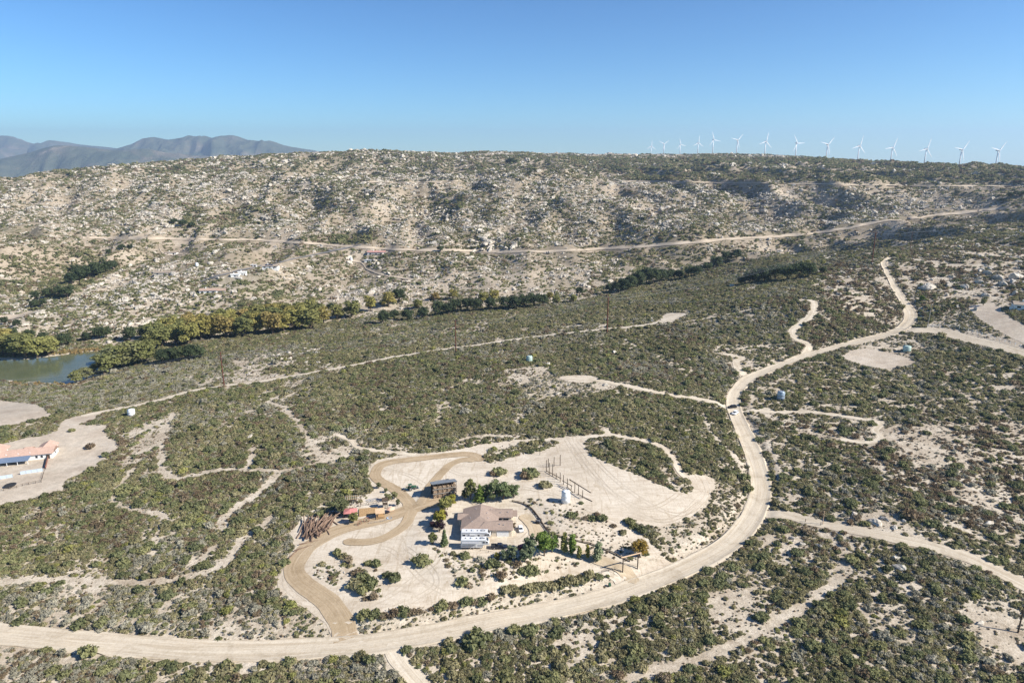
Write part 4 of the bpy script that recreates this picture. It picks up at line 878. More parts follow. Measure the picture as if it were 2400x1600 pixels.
# ------------------------------------------------------------------ trees
def tree_proto(kind, seed, mat):
    r = random.Random(seed); L = []; T = MB()
    if kind in ('oak', 'willow', 'round', 'plum', 'pine2'):
        W, hb, n = {'oak': (0.50, 0.22, 11), 'willow': (0.36, 0.16, 12), 'round': (0.34, 0.18, 10), 'plum': (0.42, 0.2, 9), 'pine2': (0.33, 0.08, 11)}[kind]
        for k in range(n):
            a = 2.4 * k + r.random(); zc = hb + (1 - hb) * (0.22 + 0.62 * (k / (n - 1))); q = W * 0.62 * math.sqrt(max(0.0, 1 - ((zc - 0.55) / 0.52) ** 2)) * r.uniform(0.6, 1.1); s = W * r.uniform(0.36, 0.55)
            L.append((q * math.cos(a), q * math.sin(a), zc - 0.04, s, s, s * 0.85))
        T.tube((0, 0, -0.03), (0.01, 0, hb + 0.15), 0.035, 0.022, 7, False)
        for k in range(6):
            a = 1.05 * k + r.random(); z0 = hb * r.uniform(0.6, 1.0); T.tube((0, 0, z0), (W * 0.6 * math.cos(a), W * 0.6 * math.sin(a), z0 + 0.3 * r.uniform(.8, 1.3)), 0.016, 0.005, 5, False)
        V, F = leaf_cloud(seed, L, 1050, 0.036, 0.55)
    elif kind == 'slender':
        for k in range(9):
            zc = 0.14 + 0.78 * k / 8; q = 0.05 * r.random(); a = r.random() * 6.28; s = 0.17 * (1 - abs(zc - 0.45) * 0.95) * r.uniform(.8, 1.15)
            L.append((q * math.cos(a), q * math.sin(a), zc, s, s, 0.13))
        T.tube((0, 0, -0.03), (0, 0, 0.7), 0.022, 0.008, 6, False)
        for k in range(5): a = 1.3 * k; T.tube((0, 0, 0.15 + 0.09 * k), (0.12 * math.cos(a), 0.12 * math.sin(a), 0.28 + 0.1 * k), 0.009, 0.004, 4, False)
        V, F = leaf_cloud(seed, L, 420, 0.045, 0.5)
    elif kind in ('pine', 'cypress'):
        R = 0.34 if kind == 'pine' else 0.17
        for k in range(10):
            zc = 0.10 + 0.84 * k / 9; s = R * (1.05 - zc) * r.uniform(0.85, 1.15) + 0.02
            for j in range(3 if kind == 'pine' else 1):
                a = 2.1 * j + k; q = s * (0.45 if kind == 'pine' else 0)
                L.append((q * math.cos(a), q * math.sin(a), zc, s * (0.72 if kind == 'pine' else 1), s * (0.72 if kind == 'pine' else 1), 0.09))
        T.tube((0, 0, -0.03), (0, 0, 0.85), 0.028, 0.006, 6, False)
        for k in range(6): a = 1.05 * k; T.tube((0, 0, 0.12 + 0.1 * k), (R * .6 * math.cos(a), R * .6 * math.sin(a), 0.14 + 0.1 * k), 0.008, 0.003, 4, False)
        V, F = leaf_cloud(seed, L, 620, 0.040, 0.6)
    return mesh_np('crown', V, F, mat), T.mesh('trunk', 'bark', True)
TPROTO = {}
def tree(kind, mat, name, p, h, label, group=None, wid=1.0, seed=None):
    key = (kind, mat); TPROTO.setdefault(key, [tree_proto(kind, 600 + len(TPROTO) * 7 + j, mat) for j in range(3)]) if key not in TPROTO else None
    cm, tm = TPROTO[key][rnd.randrange(3) if seed is None else seed]
    o = empty(name, (p[0], p[1], p[2] - 0.05), rnd.random() * 6.28, label, 'tree', group); o.scale = (h * wid, h * wid * rnd.uniform(.9, 1.1), h)
    link(bpy.data.objects.new('trunk', tm), o); link(bpy.data.objects.new('crown', cm), o)
    return o
def ppm(p): return F_ / (p[1] * CP - (p[2] - CAMZ) * SP)
def vh(p, px):
    """metres of a vertical thing that shows px pixels tall at p"""
    return px / ppm(p) / math.cos(math.atan2(CAMZ - p[2], math.hypot(p[0], p[1])))
# creek and pond
W = []
for i, (a, b_) in enumerate([(345,806),(372,800),(402,795),(430,790),(460,784),(492,778),(522,775),(556,771),(590,768),(622,764),(652,761),(684,758),(714,754),(742,745),(778,735),(812,728),(850,716),(892,706)]):
    W.append((a, b_, 50 if a < 730 else 38))
    if a < 740: W.append((a + 14, b_ - 15, 46))
    if a < 720: W.append((a + 6, b_ - 27, 40))
    if a < 700 and i % 2: W.append((a + 20, b_ - 36, 34))
for i, (a, b_, h) in enumerate(W):
    p = pick1(a + rnd.uniform(-5, 5), b_ + rnd.uniform(-3, 3)); k = rnd.random()
    m = 'leaf_willow' if k < 0.5 else 'leaf_olive'
    tree('willow', m, 'willow_tree', p, vh(p, h * rnd.uniform(.85, 1.15)), ('golden autumn tree in the creek thicket beyond the pole line' if m == 'leaf_willow' else 'olive green tree in the creek thicket beyond the pole line'), 'golden trees along the creek' if m == 'leaf_willow' else 'olive trees along the creek', rnd.uniform(1.15, 1.5))
for (a, b_, h, m) in [(1000,690,20,'leaf_willow'),(1040,686,22,'leaf_willow'),(1110,694,24,'leaf_willow'),(1135,690,26,'leaf_willow'),(1277,697,20,'leaf_olive'),(1317,694,18,'leaf_olive'),(960,708,22,'leaf_olive'),(1262,688,18,'leaf_willow')]:
    p = pick1(a, b_); tree('willow', m, 'willow_tree', p, vh(p, h), 'autumn coloured tree between the dark creek oaks', 'autumn trees among the creek oaks', 1.5)
for (a, b_, h) in [(917,696,34),(881,744,32),(905,735,24),(937,736,26),(971,733,28),(1007,724,34),(1030,722,28),(1047,718,30),(1074,714,30),(1094,714,28),(1127,712,28),(1161,711,30),(1181,711,32),(1204,708,34),(1227,704,32),(1247,702,26),(1331,679,20),(760,718,22),(740,722,20),(720,730,18),(690,726,18)]:
    p = pick1(a, b_); tree('oak', 'leaf_oak', 'oak_tree', p, vh(p, h), 'dark green oak in the row along the middle of the creek', 'dark oaks along the middle creek', rnd.uniform(.95, 1.25))
for (a, b_, h) in [(1401,673,22),(1418,671,24),(1434,668,30),(1450,665,34),(1464,660,36),(1484,650,36),(1500,652,34),(1517,648,30),(1534,645,26),(1549,641,22),(1470,640,20),(1581,636,26),(1600,632,22),(1560,640,20),(1645,613,26),(1668,603,28),(1691,596,24),(1625,622,20)]:
    p = pick1(a, b_); tree('oak', 'leaf_oak', 'oak_tree', p, vh(p, h), 'dark green oak in the thicket where the creek gully climbs', 'dark oaks in the upper gully', rnd.uniform(.95, 1.25))
for (a, b_, h) in [(1721,652,28),(1740,650,32),(1755,648,34),(1781,643,36),(1808,644,38),(1835,640,38),(1858,636,32),(1702,655,20),(1890,628,16)]:
    p = pick1(a, b_); tree('oak', 'leaf_oak', 'oak_tree', p, vh(p, h), 'dark green oak in the grove on the near brushy hill', 'dark oaks of the hill grove', rnd.uniform(1.0, 1.3))
for (a, b_, h) in [(165,652,26),(185,645,30),(205,640,32),(225,634,32),(245,628,28),(258,620,22),(82,690,22),(110,684,22),(135,680,24),(155,684,28),(80,708,20),(100,704,18),(175,628,22),(250,585,14),(280,575,14),(300,572,12)]:
    p = pick1(a, b_); tree('oak', 'leaf_oak', 'oak_tree', p, vh(p, h), 'dark green oak on the brushy slope west of the far houses', 'dark oaks west of the far houses', rnd.uniform(1.0, 1.3))
for (a, b_, h, m) in [(8,815,64,'leaf_willow'),(32,818,56,'leaf_olive'),(60,822,58,'leaf_olive'),(85,820,48,'leaf_yellowgreen'),(112,816,44,'leaf_yellowgreen'),(-30,812,42,'leaf_willow')]:
    p = pick1(a, b_); tree('willow', m, 'willow_tree', p, vh(p, h), 'leafy yellow green tree on the far bank of the pond', 'leafy trees on the far pond bank', 1.5)
for (a, b_, h, m) in [(175,880,30,'leaf_olive'),(200,872,30,'leaf_dark'),(215,866,26,'leaf_dark'),(240,862,52,'leaf_olive'),(262,852,58,'leaf_dark'),(285,846,60,'leaf_olive'),(310,838,58,'leaf_dark'),(335,832,52,'leaf_olive'),(262,836,46,'leaf_olive'),(290,826,34,'leaf_willow'),(320,818,36,'leaf_olive')]:
    p = pick1(a, b_); tree('willow', m, 'willow_tree', p, vh(p, h), 'full green tree on the near bank at the end of the pond', 'green trees at the pond end', 1.4)
for (a, b_, h) in [(375,834,32),(392,832,34),(412,830,34),(440,826,34),(458,824,28)]:
    p = pick1(a, b_); tree('oak', 'leaf_oak', 'oak_tree', p, vh(p, h), 'dark oak at the near edge of the golden creek trees', 'dark oaks before the golden trees', 1.2)
for (a, b_, h) in [(150,795,30),(228,778,28),(245,776,26),(300,782,32),(330,776,24),(200,782,20),(460,748,20),(478,750,18),(30,778,26),(70,780,24),(100,785,22),(10,745,18),(40,752,18),(615,710,16),(640,733,14),(605,745,14)]:
    p = pick1(a, b_); tree('oak', 'leaf_oak', 'oak_tree', p, vh(p, h), 'dark oak scattered on the slope behind the pond', 'dark oaks behind the pond', 1.15)
for (a, b_, h) in [(1174,376,14),(1166,377,11),(1183,377,11),(1542,372,7),(1555,374,7),(1600,373,8),(1615,372,7),(1650,374,7),(1690,372,7),(1565,386,8),(1660,388,8),(1705,383,6),(1795,405,9),(1815,408,8),(1935,414,8),(1950,416,7),(1652,410,7),(2320,455,14),(2335,452,14),(2350,450,12),(1012,578,14),(590,550,8),(420,520,16),(400,515,14),(440,522,12)]:
    p = pick1(a, b_); tree('oak', 'leaf_oak', 'oak_tree', p, vh(p, h), 'lone dark oak scattered over the far rocky hillside', 'lone oaks on the far hillside', 1.35)
# reeds on the pond edge
def reeds(pxs, dens):
    P = []; S = []
    for (a, b_), n in pxs:
        p = pick1(a, b_)
        for k in range(n): q = (p.x + rnd.uniform(-9, 9), p.y + rnd.uniform(-4, 4)); z = float(hs(*q)); P.append((q[0], q[1], z)); S.append(rnd.uniform(.8, 1.7))
    return np.array(P), np.array(S)
RP, RS = reeds([((125 + 18 * k, 812 - 1.6 * k), 16) for k in range(9)] + [((20 + 25 * k, 884), 10) for k in range(6)], 1)
scatter('reeds', RP, RS, [shrub_mesh('reed_clump', 700 + j, 'leaf_reed', 60, 0.2, 1.5, 4, 0.5) for j in range(2)], 'straw coloured reeds fringing the pond', 'reeds', 31)
# yard trees : kind, leaf, x, y, height px, label
YARD = [
 ('round','leaf_olive',1081,1148,40,'tall thin olive tree at the corner of the log shed',0.8),('pine','leaf_bright',1102,1150,30,'bright green cone shaped tree between log shed and house',1.25),
 ('pine2','leaf_pine',1116,1144,28,'small grey green pine next to the bright cone tree',1.0),('pine2','leaf_pine',1133,1146,36,'tallest grey green pine in the row behind the house',1.15),('pine2','leaf_pine',1156,1146,34,'broad grey green pine in the row behind the house',1.25),('pine2','leaf_pine',1168,1143,28,'narrow grey green pine squeezed between two row pines',0.9),('pine2','leaf_pine',1180,1142,26,'short grey green pine ending the row behind the house',1.1),('round','leaf_dark',1068,1146,16,'low dark green bushy tree at the foot of the log shed',1.3),
 ('round','leaf_yellow',1036,1164,24,'yellow green tree closest to the log shed in the west row',1.1),('round','leaf_yellowgreen',1020,1175,28,'tall olive yellow tree in the row west of the house',1.1),('round','leaf_olive',1028,1170,24,'olive tree between two yellow trees west of the house',1.1),('round','leaf_yellow',1010,1206,28,'bright yellow tree between purple trees west of the house',1.25),
 ('plum','leaf_plum',1018,1190,16,'dark purple leaved tree above the bright yellow one',1.4),('plum','leaf_plum',1004,1192,14,'dark purple leaved tree on the drive side of the row',1.3),('plum','leaf_plum',1010,1222,22,'dark purple leaved tree below the bright yellow one',1.0),('plum','leaf_plum',996,1212,12,'low dark purple bush tree beside the sandy drive',1.5),
 ('round','leaf_olive',995,1250,22,'small olive tree at the corner of the front garden',1.0),('cypress','leaf_pine',1021,1253,29,'narrow dark green cypress west of the parked trailers',1.25),
 ('round','leaf_bright',1250,1276,50,'large bright green tree beside the driveway turnaround',1.0),('round','leaf_bright',1268,1268,30,'smaller bright green tree tucked beside the large one',1.0),('slender','leaf_yellowgreen',1296,1269,36,'slender yellow green tree beside the bright poplar',1.0),('slender','leaf_bright',1314,1274,36,'slender bright green poplar by the log border',1.15),('slender','leaf_yellowgreen',1330,1282,22,'short yellow green sapling in the driveway row',1.3),('slender','leaf_yellow',1350,1281,24,'slender yellow sapling in the driveway row',1.0),('slender','leaf_blue',1372,1288,32,'grey green tree ending the driveway row near the gate',1.6),
 ('plum','leaf_orange',1468,1274,28,'orange and yellow autumn tree beside the tall gate',1.3),('round','leaf_blue',1176,1284,26,'blue green tree in front of the dark pickup',1.2),('round','leaf_blue',1160,1286,18,'low blue green tree beside its taller twin',1.3),('round','leaf_blue',1216,1282,38,'tall blue green tree hiding the red car',1.0),('round','leaf_blue',1206,1290,26,'grey green tree at the foot of the tall blue green one',1.2),('slender','leaf_blue',1222,1262,28,'thin grey green tree behind the red car',1.0),('round','leaf_yellow',1142,1283,12,'small pale yellow bush tree by the pickup',1.5),
 ('round','leaf_dark',784,1180,28,'round dark green tree beside the play yard',1.3),('round','leaf_olive',812,1200,20,'green tree below the red shade canopy',1.3),
 ('round','leaf_dark',870,1122,12,'small round topped tree by the upper drive bend',1.2),('round','leaf_dark',886,1131,9,'smallest round topped tree by the drive',1.2),('round','leaf_dark',906,1146,14,'round dark tree nearest the drive crossing',1.3),('round','leaf_dark',892,1150,14,'low dark tree at the play yard rail fence',1.4),('round','leaf_dark',914,1162,14,'egg shaped dark tree at the corner of the play yard',0.9),
 ('round','leaf_bright',2118,694,14,'bright green tree beside the hill road junction',1.2),('round','leaf_dark',2258,702,14,'green tree at the top of the cleared building lot',1.1),
]
for kind, m, a, b_, h, lab, wd in YARD:
    p = pick1(a, b_); tree(kind, m, {'pine':'pine_tree','pine2':'pine_tree','cypress':'cypress_tree','slender':'poplar_tree','plum':'plum_tree'}.get(kind, 'garden_tree'), p, vh(p, h * (1.2 if h < 45 else 1.05)), lab, None, wd)
# hand placed shrubs: x, y(base), width px, species, label, group
YS = []
H1 = 'shrub in the long hedge row above the dirt road'
for (a, b_, w) in [(833,1424,34),(858,1421,34),(880,1422,28),(902,1419,32),(925,1416,34),(945,1414,30),(966,1411,30),(990,1404,18),(1013,1402,36),(1038,1400,32),(1070,1393,34),(1090,1392,26),(1106,1390,34),(1128,1381,30)]: YS.append((a, b_, w, 'dark_shrub' if w > 33 else 'brown_shrub', ('dark green ' if w > 33 else 'brownish ') + H1, 'hedge west part'))
for (a, b_, w) in [(1160,1364,30),(1185,1368,36),(1210,1366,34),(1232,1353,30),(1250,1354,32),(1270,1355,36),(1293,1349,34),(1314,1343,32),(1335,1340,34),(1354,1330,30),(1175,1356,28),(1225,1358,26)]: YS.append((a, b_, w, 'green_shrub', 'olive shrub in the hedge row beside the tall gate fence', 'hedge near the gate'))
G1 = 'shrub in the planted bed in front of the parked trailers'
for (a, b_, w, k) in [(1068,1284,26,'dark_shrub'),(1125,1305,30,'dark_shrub'),(1142,1304,24,'dark_shrub'),(1085,1314,16,'dark_shrub'),(1108,1314,20,'brown_shrub'),(1110,1326,16,'brown_shrub'),(1152,1332,32,'brown_shrub'),(1172,1330,10,'brown_shrub'),(1040,1275,16,'green_shrub'),(1102,1290,24,'sage_shrub'),(1025,1290,16,'brown_shrub'),(1030,1304,14,'brown_shrub'),(1188,1304,26,'brown_shrub'),(1075,1350,26,'brown_shrub'),(1062,1344,34,'dark_shrub')]: YS.append((a, b_, w, k, WORD[k] + ' ' + G1, WORD[k] + ' bed shrubs'))
for (a, b_, w, k, lab) in [(968,1300,44,'dark_shrub','large round green shrub alone on the open sand yard'),(1218,1322,42,'dark_shrub','large dark shrub at the end of the front bed'),(1200,1318,28,'dark_shrub','dark shrub against the largest one of the front bed'),
 (1147,1092,36,'dark_shrub','wide shrub on bare sand north of the pine row'),(1132,1094,20,'brown_shrub','low brown shrub beside the wide one north of the pines'),(1218,1096,44,'dark_shrub','big green shrub on the mound by the post row'),(1206,1102,26,'brown_shrub','brown brush at the foot of the mound shrub'),(1250,1122,32,'green_shrub','green shrub below the row of posts'),(1262,1120,18,'green_shrub','small green shrub touching the one below the posts'),
 (774,1277,24,'dark_shrub','green shrub beside the drive bend under the log pile'),(786,1284,26,'green_shrub','olive shrub in the line by the drive bend'),(800,1294,24,'brown_shrub','brown shrub in the line by the drive bend'),(789,1300,16,'dark_shrub','small dark shrub in the line by the drive bend'),
 (846,1299,24,'dark_shrub','rounder shrub of the pair in mid yard'),(864,1302,26,'dark_shrub','wider shrub of the pair in mid yard'),(862,1312,12,'brown_shrub','small brown bush under the mid yard pair'),(888,1328,24,'dark_shrub','smaller shrub of the close pair in lower mid yard'),(905,1338,36,'dark_shrub','large shrub of the close pair in lower mid yard'),
 (818,1322,30,'brown_shrub','brown shrub at the top of the west yard clump'),(832,1336,34,'dark_shrub','green shrub in the middle of the west yard clump'),(848,1352,40,'dark_shrub','largest green shrub of the west yard clump'),(830,1366,36,'dark_shrub','green shrub low in the west yard clump'),(858,1378,26,'brown_shrub','brown shrub ending the west yard clump'),(842,1380,22,'brown_shrub','small brown shrub low in the west yard clump'),
 (738,1300,20,'green_shrub','green shrub at the top of the rockery'),(725,1322,9,'green_shrub','small round bush in the rockery'),(1335,1158,12,'dark_shrub','small upright shrub beside the white tank'),(1310,1188,24,'dark_shrub','dark shrub on the dry bank below the white tank'),(1322,1186,16,'dark_shrub','smaller shrub joined to the one on the dry bank'),(1362,1196,22,'dark_shrub','dark shrub beside the green pair on the dry bank'),(1384,1198,26,'dark_shrub','green shrub on the upper edge of the dry bank'),(1372,1186,18,'brown_shrub','brown shrub on the upper edge of the dry bank'),(1345,1194,20,'brown_shrub','yellowish brown shrub on the dry bank'),(1432,1228,20,'green_shrub','shrub on the bank edge beside the sandy lane'),(1410,1212,18,'brown_shrub','brown shrub high on the bank beside the lane'),
 (204,1032,28,'brown_shrub','long low shrub alone on the lodge parking'),(163,992,16,'dark_shrub','small dark shrub by the lodge driveway'),(240,1050,20,'dark_shrub','dark shrub at the edge of the lodge parking'),(1484,1276,16,'dark_shrub','dark shrub under the orange tree by the gate'),(1802,1222,28,'dark_shrub','dark round shrub at the corner of the side road'),
 (196,1512,44,'dark_shrub','large bright shrub below the road opposite the western brush'),(1090,1488,60,'dark_shrub','large green shrub just below the middle of the road')]: YS.append((a, b_, w, k, lab, None))
for (a, b_, w, k, lab, g) in YS:
    p = pick1(a, b_); rr = w / ppm(p) / 2
    o = link(bpy.data.objects.new('garden_shrub' if g is None or 'hedge' not in g else 'hedge_shrub', SHRUBM[k][rnd.randrange(3)])); o.location = (p.x, p.y + rr * 0.5, p.z - 0.05); o.scale = (rr * 1.18, rr * 1.12, rr * rnd.uniform(1.15, 1.45)); o.rotation_euler = (0, 0, rnd.random() * 6.28)
    tag(o, lab, 'shrub', g)
print('hand shrubs', len(YS))

# ------------------------------------------------------------------ distant mountains
def mtn_mat():
    m, nt, b = nodes_of('mountain_brush'); p = geo_pos(nt)
    c = ramp(nt, [(0.36, (0.07, 0.085, 0.055)), (0.52, (0.10, 0.11, 0.07)), (0.62, (0.16, 0.14, 0.10)), (0.74, (0.34, 0.29, 0.22))], noise(nt, 0.0014, 8, 0.68, p, 0.6))
    nt.links.new(c, b.inputs['Base Color']); b.inputs['Roughness'].default_value = 1.0; spec(b, 0.05); bump(nt, b, noise(nt, 0.0025, 8, 0.7, p), 0.9, 90)
mtn_mat()
def mountain(name, D, prof, depth, base, seed):
    prof = np.array(prof, float); n = 360; m = 90; D *= 1.65; depth *= 1.65
    px = np.linspace(prof[0, 0], prof[-1, 0], n); py = np.interp(px, prof[:, 0], prof[:, 1])
    dx, dy, dz = ray(px, py); X = dx / dy * D; Zr = CAMZ + dz / dy * D
    t = np.linspace(-1, 1, m); V = np.zeros((m, n, 3))
    for i, tt in enumerate(t):
        Yv = D + tt * depth; q = (1 - abs(tt)) ** 1.15 if tt < 0 else (1 - tt) ** 0.9
        nz = fbm(X / 690 + 3 * seed, np.full(n, Yv / 1480) + seed, 111 + seed, 5) - 0.5; rg = np.abs(fbm(X / 990 + tt * 0.8, np.full(n, Yv / 2470), 131 + seed, 4) - 0.5) * 2
        V[i, :, 0] = X * (Yv / D) ** 0.3; V[i, :, 1] = Yv
        V[i, :, 2] = base + (Zr - base) * q + (nz * 1.1 - rg * 1.3 - 0.45 * np.abs(fbm(X / 270, np.full(n, Yv / 700), 151 + seed, 4) - 0.5) + 0.45) * (Zr + 60) * 0.75 * (q * (1 - q) * 4) ** 0.8
    o = link(bpy.data.objects.new(name, mesh_np(name, V.reshape(-1, 3), grid_faces(m, n), 'mountain_brush', smooth=True))); tag(o, kind='structure')
mountain('mountain', 10500, [(-500,345),(-250,330),(-60,312),(0,313),(25,315),(67,327),(90,333),(113,325),(160,328),(213,334),(250,336),(300,345),(420,350)], 2200, -420, 1)
mountain('mountain', 8600, [(120,372),(200,352),(263,341),(300,331),(327,317),(353,315),(372,319),(393,324),(420,318),(443,314),(458,314),(470,311),(490,316),(508,310),(527,308),(545,311),(567,321),(600,324),(620,323),(650,333),(693,341),(733,347),(800,358),(860,366)], 2200, -420, 2)
mountain('mountain', 6300, [(-500,360),(-200,372),(-60,375),(0,366),(60,351),(100,340),(133,333),(187,336),(235,342),(270,345),(333,341),(380,350),(450,356),(520,362),(600,372)], 1500, -420, 3)
# ------------------------------------------------------------------ man-made materials
def plain(name, c, rough=0.6, metal=0.0, sp=0.4, var=0.12, sc=3.0):
    m, nt, b = nodes_of(name)
    tc = nt.nodes.new('ShaderNodeTexCoord').outputs['Object']
    lo = tuple(max(0, x * (1 - var)) for x in c); hi = tuple(min(1, x * (1 + var)) for x in c)
    nt.links.new(ramp(nt, [(0.35, lo), (0.65, hi)], noise(nt, sc, 5, 0.65, tc)), b.inputs['Base Color'])
    b.inputs['Roughness'].default_value = rough; b.inputs['Metallic'].default_value = metal; spec(b, sp)
    return m
def tile_mat(name, c, rows=3.2):
    m, nt, b = nodes_of(name)
    tc = nt.nodes.new('ShaderNodeTexCoord').outputs['Object']
    w = nt.nodes.new('ShaderNodeTexWave'); w.bands_direction = 'Z'; w.inputs['Scale'].default_value = rows; w.inputs['Distortion'].default_value = 0.3; nt.links.new(tc, w.inputs['Vector'])
    n1 = noise(nt, 2.5, 4, 0.7, tc); n2 = noise(nt, 0.35, 4, 0.6, tc)
    col = ramp(nt, [(0.3, tuple(x * 0.78 for x in c)), (0.5, c), (0.7, tuple(x * 1.22 for x in c))], n1)
    col = mixc(nt, 0.5, col, ramp(nt, [(0.35, (0.8, 0.8, 0.8)), (0.65, (1.08, 1.06, 1.04))], n2), 'MULTIPLY')
    nt.links.new(col, b.inputs['Base Color']); b.inputs['Roughness'].default_value = 0.85; spec(b, 0.25); bump(nt, b, w.outputs[1], 0.5, 0.06)
    return m
tile_mat('brown_tile', (0.33,0.25,0.20)); tile_mat('terracotta_tile', (0.52,0.355,0.275)); tile_mat('pale_tile', (0.42,0.30,0.23)); tile_mat('tan_tile', (0.33,0.27,0.21)); tile_mat('pink_tile', (0.45,0.25,0.21))
plain('stucco', (0.66,0.58,0.46), 0.9, 0, .2); plain('white_wall', (0.78,0.76,0.71), 0.9, 0, .2); plain('white_paint', (0.80,0.80,0.78), 0.5); plain('trailer_white', (0.64,0.64,0.63), 0.35, 0, .5, .05)
plain('dark_glass', (0.02,0.024,0.028), 0.08, 0, .5, .1); plain('rubber', (0.025,0.025,0.025), 0.85); plain('trailer_grey', (0.36,0.36,0.37), 0.4); plain('trailer_black', (0.04,0.04,0.045), 0.4)
plain('navy_paint', (0.018,0.022,0.04), 0.25, 0, .6, .08); plain('red_paint', (0.22,0.02,0.025), 0.25, 0, .6, .08); plain('car_white', (0.80,0.80,0.79), 0.25, 0, .5, .04); plain('black_paint', (0.02,0.02,0.022), 0.3); plain('green_paint', (0.03,0.10,0.055), 0.5); plain('chrome', (0.55,0.55,0.56), 0.25, 0.9)
plain('galv_metal', (0.36,0.385,0.41), 0.35, 0.55, .5, .18, 1.2); plain('dark_wood', (0.085,0.06,0.042), 0.85, 0, .2, .3, 2); plain('pole_wood', (0.125,0.048,0.030), 0.85, 0, .2, .25, 2); plain('grey_wood', (0.34,0.31,0.27), 0.9, 0, .2, .2, 2); plain('light_wood', (0.60,0.42,0.26), 0.85, 0, .2, .15, 2); plain('tan_wood', (0.40,0.26,0.13), 0.85, 0, .2, .2, 2)
plain('tank_white', (0.76,0.77,0.76), 0.5, 0, .4, .06, .8); plain('tank_green', (0.42,0.52,0.46), 0.5, 0, .4, .1, .8); plain('tank_blue', (0.34,0.40,0.46), 0.4, 0.3, .4, .12, .8); plain('red_cloth', (0.50,0.20,0.18), 0.9, 0, .1, .12, 1.5); plain('peach_cloth', (0.72,0.46,0.32), 0.9, 0, .1); plain('blue_plastic', (0.10,0.24,0.42), 0.5); plain('net_grey', (0.38,0.39,0.42), 0.9); plain('patio_panel', (0.22,0.28,0.37), 0.35, 0.3); plain('glass_panel', (0.50,0.57,0.63), 0.25, 0.0, .5, .08); plain('concrete', (0.55,0.50,0.43), 0.9); plain('brick_red', (0.26,0.10,0.07), 0.9); plain('turbine_white', (0.74,0.75,0.77), 0.5); plain('wire', (0.30,0.30,0.31), 0.5, 0.5); plain('solar', (0.02,0.03,0.06), 0.2); plain('stone', (0.38,0.33,0.27), 0.9, 0, .2, .25, .6)
wood_mat('log_wood', (0.12,0.075,0.05), (0.27,0.19,0.14), (2.0, 2.0, 0.5)); wood_mat('firewood', (0.28,0.19,0.12), (0.62,0.49,0.35), (3, 3, 1))
def hz(x, y): return float(hs(x, y))

# ------------------------------------------------------------------ roofs and houses
def gable(mb, x0, x1, y0, y1, ze, rise, axis='x', th=0.18, hip0=0.0, hip1=0.0, ov=0.5):
    """ridge roof over a rectangle; hips pull the ridge ends in"""
    x0 -= ov; x1 += ov; y0 -= ov; y1 += ov
    if axis == 'x':
        ym = (y0 + y1) / 2; A = [(x0, y0, ze), (x1, y0, ze), (x1, y1, ze), (x0, y1, ze)]; R = [(x0 + hip0, ym, ze + rise), (x1 - hip1, ym, ze + rise)]
        F = [(0, 1, 5, 4), (2, 3, 4, 5), (3, 0, 4), (1, 2, 5)]
    else:
        xm = (x0 + x1) / 2; A = [(x0, y0, ze), (x1, y0, ze), (x1, y1, ze), (x0, y1, ze)]; R = [(xm, y0 + hip0, ze + rise), (xm, y1 - hip1, ze + rise)]
        F = [(0, 1, 4), (1, 2, 5, 4), (2, 3, 5), (3, 0, 4, 5)]
    V = A + R; n = len(V); Vb = [(a, b, c - th) for a, b, c in V]
    mb.add(V + Vb, F + [tuple(n + i for i in reversed(f)) for f in F] + [(i, n + i, n + (i + 1) % 4, (i + 1) % 4) for i in range(4)])
def window_at(parent, x, y, z, w, h, axis='x', out=-1, mat='dark_glass', name='window'):
    """framed window standing proud of a wall; axis = wall direction, out = outward side"""
    f = MB(); g = MB(); t = 0.08
    if axis == 'x':
        f.box(x - w/2 - t, x + w/2 + t, min(y, y + out*.07), max(y, y + out*.07), z - t, z + h + t); g.box(x - w/2, x + w/2, min(y + out*.05, y + out*.09), max(y + out*.05, y + out*.09), z, z + h)
    else:
        f.box(min(x, x + out*.07), max(x, x + out*.07), y - w/2 - t, y + w/2 + t, z - t, z + h + t); g.box(min(x + out*.05, x + out*.09), max(x + out*.05, x + out*.09), y - w/2, y + w/2, z, z + h)
    o = f.build(name, 'white_paint', parent); g.build('pane', mat, o); return o
S0 = HOUSE
ho = empty('ranch_house', (S0.x - 9.2, S0.y, S0.z), 0.0, 'single storey house with brown tiled hip roof and white garage door', 'house')
MB().box(0, 12.6, 0.003, 15.0, -0.4, 3.0).build('wall', 'stucco', ho)
MB().box(12.603, 18.4, 0, 6.2, -0.4, 2.95).build('wall', 'stucco', ho)
MB().box(12.603, 18.4, 9.4, 15.0, -0.4, 2.95).build('wall', 'stucco', ho)
MB().box(-1.7, -0.003, 8.0, 12.0, -0.4, 2.8).build('wall', 'stucco', ho)
rf = MB(); gable(rf, 0, 13.0, 0, 15.0, 3.0, 2.1, 'y', hip0=7.0); rf.build('roof', 'brown_tile', ho)
rf = MB(); gable(rf, 6.0, 18.4, 0.02, 6.2, 2.98, 1.45, 'x', hip0=3.0); rf.build('roof', 'brown_tile', ho)
rf = MB(); gable(rf, 7.0, 18.4, 9.4, 15.0, 2.96, 1.40, 'x', hip0=3.0); rf.build('roof', 'brown_tile', ho)
rf = MB(); gable(rf, -1.7, 4.0, 8.0, 12.0, 2.8, 1.0, 'x'); rf.build('roof', 'brown_tile', ho)
rf = MB(); rf.box(18.903, 20.6, 10.4, 14.9, 2.55, 2.7); rf.build('porch_roof', 'brown_tile', ho)
for yy in (10.6, 14.7): MB().box(20.3, 20.5, yy - .1, yy + .1, -.4, 2.55).build('porch_post', 'white_paint', ho)
MB().box(12.603, 18.0, 6.203, 9.397, -0.35, 0.06).build('patio_slab', 'concrete', ho)
